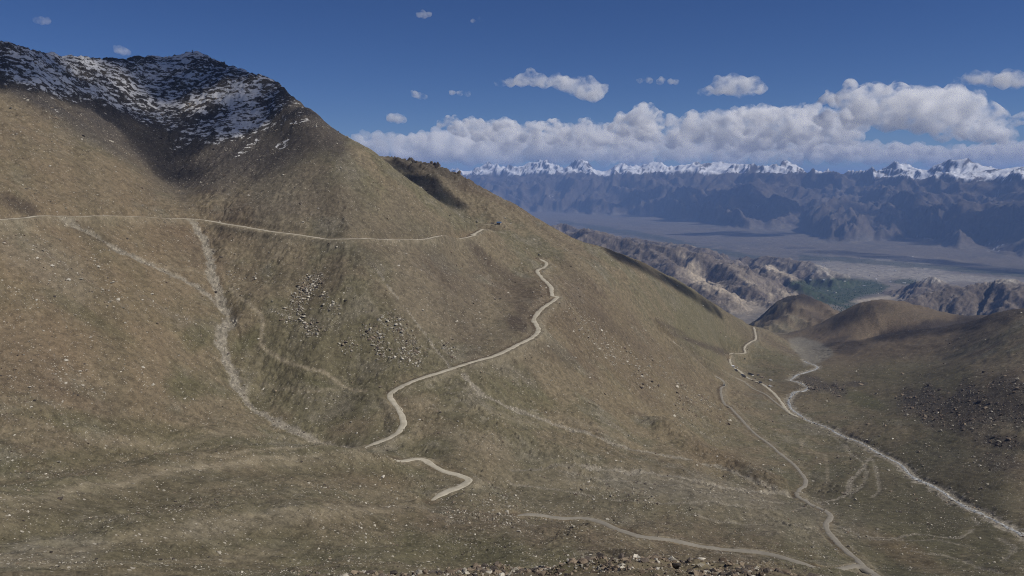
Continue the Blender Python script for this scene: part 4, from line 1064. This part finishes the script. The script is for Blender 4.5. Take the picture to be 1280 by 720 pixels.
def zone(u, v, r):
    if r < 90: return 'in the rubble rim along the bottom edge', 'boulders of the rubble rim at the bottom edge'
    if crop_at(u, v): return 'in a rock cluster on the spur between the two roads', 'boulders clustered on the spur'
    if v > 560 and u < 520: return 'on the grassy hummocks at lower left', 'boulders on the lower left hummocks'
    if v > 560 and u < 1000: return 'on the lower slope around the gravel road', 'boulders on the lower slope'
    if u > 1000: return 'on the dark moraine across the river', 'boulders across the river'
    if u < 300: return 'on the broad left slope beside the gully', 'boulders on the left slope'
    return 'on the slope above and below the winding road', 'boulders on the middle slope'
def crop_at(u, v): return 355 < u < 535 and 340 < v < 455
SHAPE = ('slab-like', 'blocky', 'flat', 'angular', 'low', 'jagged')
MARKS = ((0, 700, 'at the bottom left corner'), (120, 690, 'low on the near left bank'), (60, 620, 'on the left hummock by the frame edge'), (200, 640, 'below the long hummock crest'), (300, 590, 'on the crest of the long hummock'), (350, 680, 'on the near bank left of the rubble'), (480, 680, 'on the near bank above the rubble'), (600, 690, 'on the bare bank above the middle of the rubble'), (480, 640, 'left of the hairpin foot'), (560, 625, 'just under the hairpin bend'), (640, 620, 'right of the hairpin bend'), (720, 610, 'on the slope above the shelf road'), (780, 690, 'below the shelf road'), (850, 630, 'on the flat above the shelf road, near the dry brook'), (900, 690, 'below the right half of the shelf road'), (950, 650, 'between the shelf road and the valley road'), (420, 600, 'above the hummock left of the hairpin'), (100, 520, 'on the left slope near the frame edge'), (200, 470, 'on the left slope facing the gully'), (80, 350, 'under the upper road at far left'), (300, 480, 'beside the stony gully'), (385, 360, 'in the upper rock cluster on the spur'), (370, 395, 'in the middle rock cluster on the spur'), (495, 410, 'in the right rock cluster on the spur'), (470, 430, 'in the lower rock cluster on the spur'), (620, 520, 'on the slope below the winding road'), (760, 420, 'on the stony strip right of the winding road'), (1200, 510, 'on the dark moraine across the river'), (1260, 555, 'on the lower moraine at the right edge'), (1060, 650, 'beside the valley road'), (1180, 690, 'on the grassy bottom right corner'))
RIM = ((430, 'at the left end of the rubble rim'), (520, 'left of the middle of the rubble rim'), (600, 'in the left middle of the rubble rim'), (680, 'in the middle of the rubble rim'), (760, 'in the right middle of the rubble rim'), (840, 'right of the middle of the rubble rim'), (920, 'near the right end of the rubble rim'), (1000, 'past the right end of the rubble rim'), (300, 'left of the rubble rim at the bottom edge'))
ORD = ('largest', 'second largest', 'third largest', 'fourth largest', 'fifth largest', 'sixth largest', 'seventh largest', 'eighth largest', 'ninth largest', 'tenth largest', 'eleventh largest', 'twelfth largest', 'thirteenth largest', 'fourteenth largest', 'fifteenth largest', 'sixteenth largest', 'seventeenth largest', 'eighteenth largest', 'nineteenth largest', 'twentieth largest') + tuple('%s largest' % w for w in ('twenty-first', 'twenty-second', 'twenty-third', 'twenty-fourth', 'twenty-fifth', 'twenty-sixth', 'twenty-seventh', 'twenty-eighth', 'twenty-ninth', 'thirtieth'))
first, seen = {}, {}
for k in order:
    me, tone = ROCKS[kind_r[k]]
    o = bpy.data.objects.new('boulder', me); COL.objects.link(o)
    s_ = SS[k, 3]
    o.location = (SS[k, 0], SS[k, 1], SS[k, 2] + .12 * s_)
    o.rotation_euler = (tilt[k, 0], tilt[k, 1], yaw[k]); o.scale = asp[k] * s_
    wd, gp = zone(sx[k], sy[k], rad_r[k])
    if rad_r[k] < 90: where = min(RIM, key=lambda q: abs(q[0] - sx[k]))[1]
    else: where = min(MARKS, key=lambda q: math.hypot(q[0] - sx[k], 2 * (q[1] - sy[k])))[2]
    lab = '%s %s boulder %s' % (shade_word[tone], SHAPE[kind_r[k]], where)
    n_ = seen[lab] = seen.get(lab, 0) + 1
    o['label'] = (ORD[n_ - 1] + ' ' if n_ <= len(ORD) else 'small ') + lab; o['category'] = 'boulder'; o['group'] = gp
    first.setdefault(int(kind_r[k]), o)

def instancer(name, src, pts, rot, scl):
    me = bpy.data.meshes.new(name)
    me.vertices.add(len(pts)); me.vertices.foreach_set('co', pts.astype(np.float32).ravel())
    for nm, arr in (('rot', rot), ('scl', scl)):
        a = me.attributes.new(nm, 'FLOAT_VECTOR', 'POINT'); a.data.foreach_set('vector', arr.astype(np.float32).ravel())
    o = bpy.data.objects.new(name, me); COL.objects.link(o); o['kind'] = 'stuff'
    g = bpy.data.node_groups.new(name, 'GeometryNodeTree')
    g.interface.new_socket('Geometry', in_out='INPUT', socket_type='NodeSocketGeometry')
    g.interface.new_socket('Geometry', in_out='OUTPUT', socket_type='NodeSocketGeometry')
    gi, go = g.nodes.new('NodeGroupInput'), g.nodes.new('NodeGroupOutput')
    ip = g.nodes.new('GeometryNodeInstanceOnPoints'); oi = g.nodes.new('GeometryNodeObjectInfo')
    oi.inputs['Object'].default_value = src; oi.transform_space = 'ORIGINAL'
    ra, sa = g.nodes.new('GeometryNodeInputNamedAttribute'), g.nodes.new('GeometryNodeInputNamedAttribute')
    for x, nm in ((ra, 'rot'), (sa, 'scl')):
        x.data_type = 'FLOAT_VECTOR'; x.inputs['Name'].default_value = nm
    e2 = g.nodes.new('FunctionNodeEulerToRotation')
    g.links.new(gi.outputs[0], ip.inputs['Points']); g.links.new(oi.outputs['Geometry'], ip.inputs['Instance'])
    g.links.new(ra.outputs['Attribute'], e2.inputs[0]); g.links.new(e2.outputs[0], ip.inputs['Rotation']); g.links.new(sa.outputs['Attribute'], ip.inputs['Scale'])
    g.links.new(ip.outputs[0], go.inputs[0])
    md = o.modifiers.new('scatter', 'NODES'); md.node_group = g
    return o
for q in range(6):
    m_ = (kind_r == q) & ~single
    if q not in first: continue
    pts = SS[m_, :3].copy(); pts[:, 2] += .12 * SS[m_, 3]
    instancer('scattered_stones', first[q], pts, np.column_stack([tilt[m_], yaw[m_]]), asp[m_] * SS[m_, 3:4])
print('stones', len(SS), [len(x) for x in (S1, S2, S3, S4, S5, S6)])

# ------------------------------------------------------------------ buildings and vehicles
M.update(
    wall_stone=plain_material('stone_wall', (.30, .25, .19), .95, .35, 1.2), wall_white=plain_material('whitewash', (.70, .68, .64), .9, .08),
    roof_dark=plain_material('dark_sheet_roof', (.035, .034, .036), .7, .3, .4), roof_pale=plain_material('pale_sheet_roof', (.62, .62, .63), .5, .1, .4),
    roof_blue=plain_material('blue_sheet_roof', (.06, .12, .24), .5, .15, .4), roof_tan=plain_material('earth_roof', (.24, .20, .15), .95, .2, .6),
    opening=plain_material('dark_opening', (.012, .012, .014), .5, .1), paint_white=plain_material('white_paint', (.75, .75, .74), .4, .04),
    paint_dark=plain_material('dark_paint', (.02, .022, .03), .4, .1), paint_green=plain_material('olive_paint', (.05, .06, .035), .6, .1),
    glass=plain_material('window_glass', (.02, .025, .03), .1, .1), tyre=plain_material('tyre_rubber', (.015, .015, .015), .9, .1),
    pink=plain_material('faded_pink_plaster', (.55, .44, .38), .9, .15), bark=plain_material('bark', (.10, .08, .06), .95, .3),
    leaf=plain_material('poplar_leaves', (.045, .085, .032), .9, .45, .12))

def box(bm, lo, hi, bevel=0):
    r_ = bmesh.ops.create_cube(bm, size=1.0)
    for v in r_['verts']:
        v.co = Vector([(lo[k] + hi[k]) / 2 + v.co[k] * (hi[k] - lo[k]) for k in range(3)])
    return r_['verts']
def mesh_obj(name, bm, mat, parent=None):
    bmesh.ops.recalc_face_normals(bm, faces=bm.faces)
    me = bpy.data.meshes.new(name); bm.to_mesh(me); bm.free(); me.materials.append(mat)
    o = bpy.data.objects.new(name, me); COL.objects.link(o); o.parent = parent
    return o
def thing(name, label, cat, loc, yaw=0, group=None):
    o = bpy.data.objects.new(name, None); COL.objects.link(o)
    o.location = loc; o.rotation_euler = (0, 0, yaw); o['label'] = label; o['category'] = cat
    if group: o['group'] = group
    return o
def at(u, v, rmin=900):
    C = L.cast(u, v, rmin)
    return Vector((C[0], C[1], float(L.height(np.array([C[0]]), np.array([C[1]]))[0])))
def heading(u0, v0, u1, v1):
    a, b = at(u0, v0), at(u1, v1)
    return math.atan2(b.y - a.y, b.x - a.x)

def hut(label, u, v, lx, ly, h, yaw, roof, wall, gable=False, group='huts of the roadside camp', name='roadside_hut', n_win=None):
    p = at(u, v)
    t = thing(name, label, 'building', (p.x, p.y, p.z - .3), yaw, group)
    bm = bmesh.new(); box(bm, (-lx / 2, -ly / 2, -2.5), (lx / 2, ly / 2, h)); mesh_obj('wall', bm, M[wall], t)
    bm = bmesh.new()
    if gable:
        e = .4
        P_ = [(-lx / 2 - e, -ly / 2 - e, h - .1), (-lx / 2 - e, ly / 2 + e, h - .1), (-lx / 2 - e, 0, h + ly * .32), (lx / 2 + e, -ly / 2 - e, h - .1), (lx / 2 + e, ly / 2 + e, h - .1), (lx / 2 + e, 0, h + ly * .32)]
        vs_ = [bm.verts.new(q) for q in P_]
        for f in ((0, 1, 2), (3, 5, 4), (0, 2, 5, 3), (2, 1, 4, 5), (1, 0, 3, 4)): bm.faces.new([vs_[k] for k in f])
    else:
        box(bm, (-lx / 2 - .4, -ly / 2 - .4, h + .003), (lx / 2 + .4, ly / 2 + .4, h + .35))
    mesh_obj('roof', bm, M[roof], t)
    nw = n_win if n_win is not None else max(1, int(lx / 5))
    for k in range(nw):
        x = -lx / 2 + (k + .5) * lx / nw
        bm = bmesh.new(); box(bm, (x - .6, -ly / 2 - .06, 1.2), (x + .6, -ly / 2 + .1, h - .6)); mesh_obj('window', bm, M['opening'], t)
    bm = bmesh.new(); box(bm, (lx / 2 - .1, -.6, 0), (lx / 2 + .06, .6, 2.1)); mesh_obj('door', bm, M['opening'], t)
    return t
hw_ = heading(927, 467, 965, 489)
hut('white-roofed hut at the upper end of the roadside camp', 916, 458.5, 13, 9, 4, hw_, 'roof_pale', 'wall_white')
hut('small dark-roofed shed just below the white-roofed hut', 920, 463.5, 17, 7, 3.5, hw_, 'roof_dark', 'wall_stone')
hut('longest dark-roofed shed, on the uphill side of the camp road', 929, 470.5, 34, 8, 3.8, hw_ + .02, 'roof_dark', 'wall_stone')
hut('long dark shed across the camp road, with a pale strip of wall', 938.5, 469, 24, 9, 4.5, hw_ + .35, 'roof_dark', 'wall_white', True)
hut('small dark hut right of the long pale-walled shed', 948, 469.5, 9, 6, 3.2, hw_ + .3, 'roof_dark', 'wall_stone')
hut('small faded pink hut in the middle of the camp', 952.5, 472, 8, 7, 3, hw_, 'roof_tan', 'pink')
hut('dark-roofed shed beside the lower end of the camp road', 950.5, 479, 16, 8, 3.6, hw_ - .1, 'roof_dark', 'wall_stone')
hut('tan earth-roofed hut among ruined walls in the camp', 942, 476, 11, 7, 2.8, hw_, 'roof_tan', 'wall_stone')
hut('low tan hut right below the ruined walls in the camp', 945.5, 478.5, 8, 6, 2.6, hw_ + .1, 'roof_tan', 'wall_stone')
hut('white hut at the right end of the camp, the upper one', 963.3, 476, 8, 7, 3.4, hw_ + .4, 'roof_pale', 'wall_white', True)
hut('white hut with dark shed side, at the right end of the camp', 963, 483.5, 9, 7, 3.4, hw_ + .2, 'roof_pale', 'wall_white', True)
hut('blue-roofed hut on the ledge beside the upper road', 623.8, 280.4, 10, 8, 4.5, -.4, 'roof_blue', 'wall_stone', True, 'huts on the ledge of the upper road', n_win=2)
hut('low pale hut left of the blue-roofed hut on the ledge', 616.5, 279.4, 8, 5, 2.6, -.3, 'roof_tan', 'wall_stone', False, 'huts on the ledge of the upper road', n_win=1)

def vehicle(label, u, v, yaw, paint, length=4.6, w=1.9, h=1.8, cat='car', name='parked_car', truck=False, k=1.0):
    p = at(u, v)
    t = thing(name, label, cat, (p.x, p.y, p.z + .15), yaw, 'vehicles on the mountain roads')
    L_, W_ = length / 2, w / 2
    bm = bmesh.new()
    if truck:
        box(bm, (-L_, -W_, .7), (L_ - 2.1, W_, h)); mesh_obj('cargo_box', bm, M[paint], t)
        bm = bmesh.new(); vs_ = box(bm, (L_ - 2.0, -W_, .6), (L_, W_, h * .85))
        for q in vs_:
            if q.co.z > 1.2 and q.co.x > L_ - .5: q.co.x -= .35
        mesh_obj('cab', bm, M['paint_white'], t)
        bm = bmesh.new(); box(bm, (L_ - .9, -W_ - .02, h * .5), (L_ - .3, W_ + .02, h * .78)); mesh_obj('window', bm, M['glass'], t)
    else:
        vs_ = box(bm, (-L_, -W_, .35), (L_, W_, h * .58)); mesh_obj('body', bm, M[paint], t)
        bm = bmesh.new(); vs_ = box(bm, (-L_ * .85, -W_ * .92, h * .582), (L_ * .45, W_ * .92, h))
        for q in vs_:
            if q.co.z > h * .8: q.co.x *= .8; q.co.y *= .88
        mesh_obj('cabin', bm, M[paint], t)
        bm = bmesh.new(); vs_ = box(bm, (-L_ * .72, -W_ * .93, h * .64), (L_ * .38, W_ * .93, h * .9)); mesh_obj('window', bm, M['glass'], t)
    for x in (-L_ * .62, L_ * .62):
        for y in (-W_, W_):
            bm = bmesh.new(); bmesh.ops.create_cone(bm, cap_ends=True, segments=12, radius1=.42, radius2=.42, depth=.28, matrix=Matrix.Translation((x, y * .96, .42)) @ Matrix.Rotation(R(90), 4, 'X')); mesh_obj('wheel', bm, M['tyre'], t)
    return t
vehicle('dark lorry on the bend of the narrow old road', 905.3, 482, heading(901, 487, 905, 480), 'paint_dark', 8, 2.5, 3.2, 'lorry', 'cargo_lorry', True)
vehicle('dark lorry standing below the road above the camp', 930.8, 449, 2.2, 'paint_green', 8, 2.5, 3.0, 'lorry', 'cargo_lorry', True)
for k, (u, v, pc, lb) in enumerate(((921.5, 459.5, 'paint_white', 'white car parked beside the white-roofed hut'), (934.5, 472, 'paint_white', 'white car parked by the longest dark shed'), (944, 473.5, 'paint_dark', 'dark car parked in the middle of the camp'), (957, 482.5, 'paint_white', 'white car on the road at the lower end of the camp'))):
    vehicle(lb, u, v, hw_ + .1 * k, pc)

# low ruined walls of the camp
for k, (u, v, lx) in enumerate(((938, 474.5, 9), (943, 478, 10), (947.5, 476, 7), (956, 475.5, 9), (968, 482, 11))):
    p = at(u, v); t = thing('ruined_wall', ('short ruined stone wall left of the tan earth-roofed hut', 'ruined stone wall below the tan earth-roofed hut', 'ruined stone wall beside the low tan hut', 'ruined stone wall between the pink hut and the white huts', 'ruined stone wall right of the lowest white hut')[k], 'wall', (p.x, p.y, p.z), hw_ + (0, 1.5, .2, .5, .1)[k], 'ruined walls in the camp')
    for q in range(int(lx / 1.6)):
        bm = bmesh.new(); hh = random.uniform(.6, 1.4); box(bm, (-lx / 2 + q * 1.6, -.4, -.5), (-lx / 2 + q * 1.6 + 1.55, .4 + random.uniform(-.1, .1), hh)); mesh_obj('stone', bm, M['wall_stone'], t)

# stone pillar by the upper road and the cairn on the summit
def pile(name, label, cat, p, sizes, mat='rock_pale'):
    t = thing(name, label, cat, p)
    z = -.6
    for k, (w_, h_) in enumerate(sizes):
        me = rock_mesh('stone', 900 + k, M[mat], 1.0)
        o = bpy.data.objects.new('stone', me); COL.objects.link(o); o.parent = t
        o.scale = (w_, w_, h_ * 1.1); o.location = (0, 0, z + h_ / 2); o.rotation_euler = (0, 0, k * 1.3); z += h_ * .82
    return t
pile('stone_pillar', 'white-topped stone pillar on the crest above the upper road bend', 'pillar', at(597, 278), ((4.5, 3.5), (4, 3), (3, 3)))
ks = int(np.argmax((L.Z / L.RR)[:, np.argmin(np.abs(L.th - direction(241, 68)[0]))] * (L.r > 2000)))
js = int(np.argmin(np.abs(L.th - direction(241, 68)[0])))
pile('stone_cairn', 'small stone cairn on the very top of the highest peak', 'cairn', Vector((L.X[ks, js], L.Y[ks, js], L.Z[ks, js])), ((5, 4), (3.5, 3), (2.5, 3)), 'rock_dark')
for k, (u, n_, w_) in enumerate(((510, 5, 17), (520, 4, 13), (543, 4, 17), (549, 3, 12), (571, 3, 11), (466, 2, 8), (492, 3, 10))):
    j = int(np.argmin(np.abs(L.th - direction(u, 205)[0]))); i = int(np.argmax((L.Z / L.RR)[:, j] * (L.r > 1950) + (L.r <= 1950) * -9))
    t = thing('rock_outcrop', 'dark rock outcrop on the shaded crest, ' + ('largest, at the left of the group', 'second, close to the largest one', 'sharp one in the middle of the crest', 'small one leaning on the sharp one', 'lowest one, at the right', 'tiny one where the two crests meet', 'small one above the meeting of the crests')[k], 'rock outcrop', (L.X[i, j], L.Y[i, j], L.Z[i, j]), 0, 'outcrops on the shaded crest')
    for q in range(n_):
        me = rock_mesh('rock', 950 + k * 9 + q, M['rock_dark'], 1.3); o = bpy.data.objects.new('rock', me); COL.objects.link(o); o.parent = t
        sz = w_ * random.uniform(.55, 1.0); o.location = (random.uniform(-.6, .6) * w_, random.uniform(-.6, .6) * w_, -.05 * w_); o.scale = (sz, sz, sz * random.uniform(.8, 1.3)); o.rotation_euler = (random.uniform(-.4, .4), random.uniform(-.4, .4), random.uniform(0, 6))

# ------------------------------------------------------------------ the far town: orchards and houses
def far_pts(n, weight):
    i0, i1 = np.searchsorted(FL.r, (9000, 27000))
    i = rng.uniform(i0, i1, n); j = rng.uniform(0, len(FL.th) - 1.01, n)
    ok = rng.random(n) < bil(weight, i, j)
    i, j = i[ok], j[ok]
    r = np.exp(np.interp(i, np.arange(len(FL.r)), FL.lr)); t_ = np.interp(j, np.arange(len(FL.th)), FL.th)
    return np.stack([r * np.sin(t_), r * np.cos(t_), bil(FL.Z, i, j)], 1), bil(FL.U, i, j), bil(FL.V, i, j)
def tree(label, p, h):
    t = thing('poplar_tree', label, 'tree', p, random.uniform(0, 6), 'tall poplars at the edge of the orchards')
    bm = bmesh.new(); bmesh.ops.create_cone(bm, segments=7, radius1=h * .03, radius2=h * .012, depth=h * .6, cap_ends=True, matrix=Matrix.Translation((0, 0, h * .3))); mesh_obj('trunk', bm, M['bark'], t)
    bm = bmesh.new()
    rg2 = np.random.default_rng(int(h * 100))
    for q in range(46):
        a = rg2.uniform(0, 6.283); z = rg2.uniform(.12, 1.0); rad = h * .20 * math.sin(math.pi * min(1, z * .8 + .12)) * rg2.uniform(.4, 1.1)
        c = Vector((math.cos(a) * rad, math.sin(a) * rad, z * h)); s_ = h * rg2.uniform(.05, .10)
        bmesh.ops.create_icosphere(bm, subdivisions=1, radius=s_, matrix=Matrix.Translation(c) @ Matrix.Rotation(a, 4, 'X') @ Matrix.Diagonal((1, .8, 1.3, 1)))
    cr = mesh_obj('crown', bm, M['leaf'], t)
    return cr
def far_at(u, v):
    C = FL.cast(u, v, 9000)
    return Vector((C[0], C[1], float(FL.height(np.array([C[0]]), np.array([C[1]]))[0])))
crown = None
for u, v, lb in ((1046, 391, 'poplar at the lower tip of the orchards, left one'), (1052, 389, 'poplar at the lower tip of the orchards, middle one'), (1058, 387.5, 'poplar at the lower tip of the orchards, right one'), (1076, 374, 'poplar at the right edge of the orchards beside the sand'), (989, 358, 'poplar at the left corner of the orchards'), (1105, 362, 'poplar at the right corner of the orchards')):
    c_ = tree('tall green ' + lb, far_at(u, v), random.uniform(17, 22)); crown = crown or c_
fp, fu, fv = far_pts(42000, np.clip(oasis * (.75 + .3 * smooth(-.3, .4, n3)) + .10 * belt + .10 * town * smooth(.1, .6, n3), 0, 1))
ns = len(fp)
instancer('orchard_trees', crown, fp, np.column_stack([np.zeros(ns), np.zeros(ns), rng.uniform(0, 6.28, ns)]), np.column_stack([rng.uniform(.9, 1.7, ns)] * 2 + [rng.uniform(.35, .75, ns)]))
def house_mesh(name, w_, d_, h_, wall, roof):
    bm = bmesh.new(); box(bm, (-w_ / 2, -d_ / 2, -6), (w_ / 2, d_ / 2, h_)); box(bm, (-w_ / 2 - .4, -d_ / 2 - .4, h_ + .02), (w_ / 2 + .4, d_ / 2 + .4, h_ + .6))
    me = bpy.data.meshes.new(name); bm.to_mesh(me); bm.free(); me.materials.append(M[wall]); me.materials.append(M[roof])
    for f in me.polygons: f.material_index = 1 if f.index > 5 else 0
    return me
HM = [house_mesh('town_house', 16, 11, 7, 'wall_white', 'roof_tan'), house_mesh('town_house', 24, 14, 8, 'wall_white', 'roof_pale'), house_mesh('town_house', 13, 10, 6, 'pink', 'roof_tan')]
WH = ((1028, 334, 'white building on the slope at the left end of the town'), (1016, 342, 'white building above the left edge of the orchards'), (1013, 350, 'long white building at the left corner of the orchards'), (1044, 366, 'single white house in the middle of the orchards'), (1080, 357.5, 'pale house in the right half of the orchards'), (1056, 352, 'white house at the top edge of the orchards'), (1112, 337.5, 'long white building at the far side of the town, left one'), (1119, 338.5, 'long white building at the far side of the town, right one'), (1130, 354, 'white building near the small dark peak'), (1113, 352.5, 'white building at the right edge of the orchards'), (1095, 349, 'pale building above the right half of the orchards'), (1030, 350.5, 'white house above the left half of the orchards'))
for k, (u, v, lb) in enumerate(WH):
    o = bpy.data.objects.new('town_house', HM[1]); COL.objects.link(o); o.location = far_at(u, v); o.rotation_euler = (0, 0, k * .7); o.scale = (1.5 + .25 * (k % 3),) * 2 + (1.3,)
    o['label'] = lb; o['category'] = 'building'; o['group'] = 'brightest buildings of the far town'
hp, hu, hv = far_pts(9000, np.clip(.5 * town * smooth(-.2, .5, n2 + .3 * n3) + .10 * oasis, 0, 1))
for q in range(2):
    sel = np.arange(len(hp)) % 2 == q
    n_ = int(sel.sum())
    src = bpy.data.objects.new('town_house', HM[2 * q]); COL.objects.link(src); src.location = far_at(1066 + 12 * q, 344 + 2 * q)
    src['label'] = ('plain white house above the middle of the orchards', 'small pinkish house above the right half of the orchards')[q]; src['category'] = 'building'
    instancer('town_houses', src, hp[sel], np.column_stack([np.zeros(n_), np.zeros(n_), rng.uniform(0, 6.28, n_)]), np.column_stack([rng.uniform(.7, 1.5, n_)] * 3))
print('trees', ns, 'houses', len(hp))
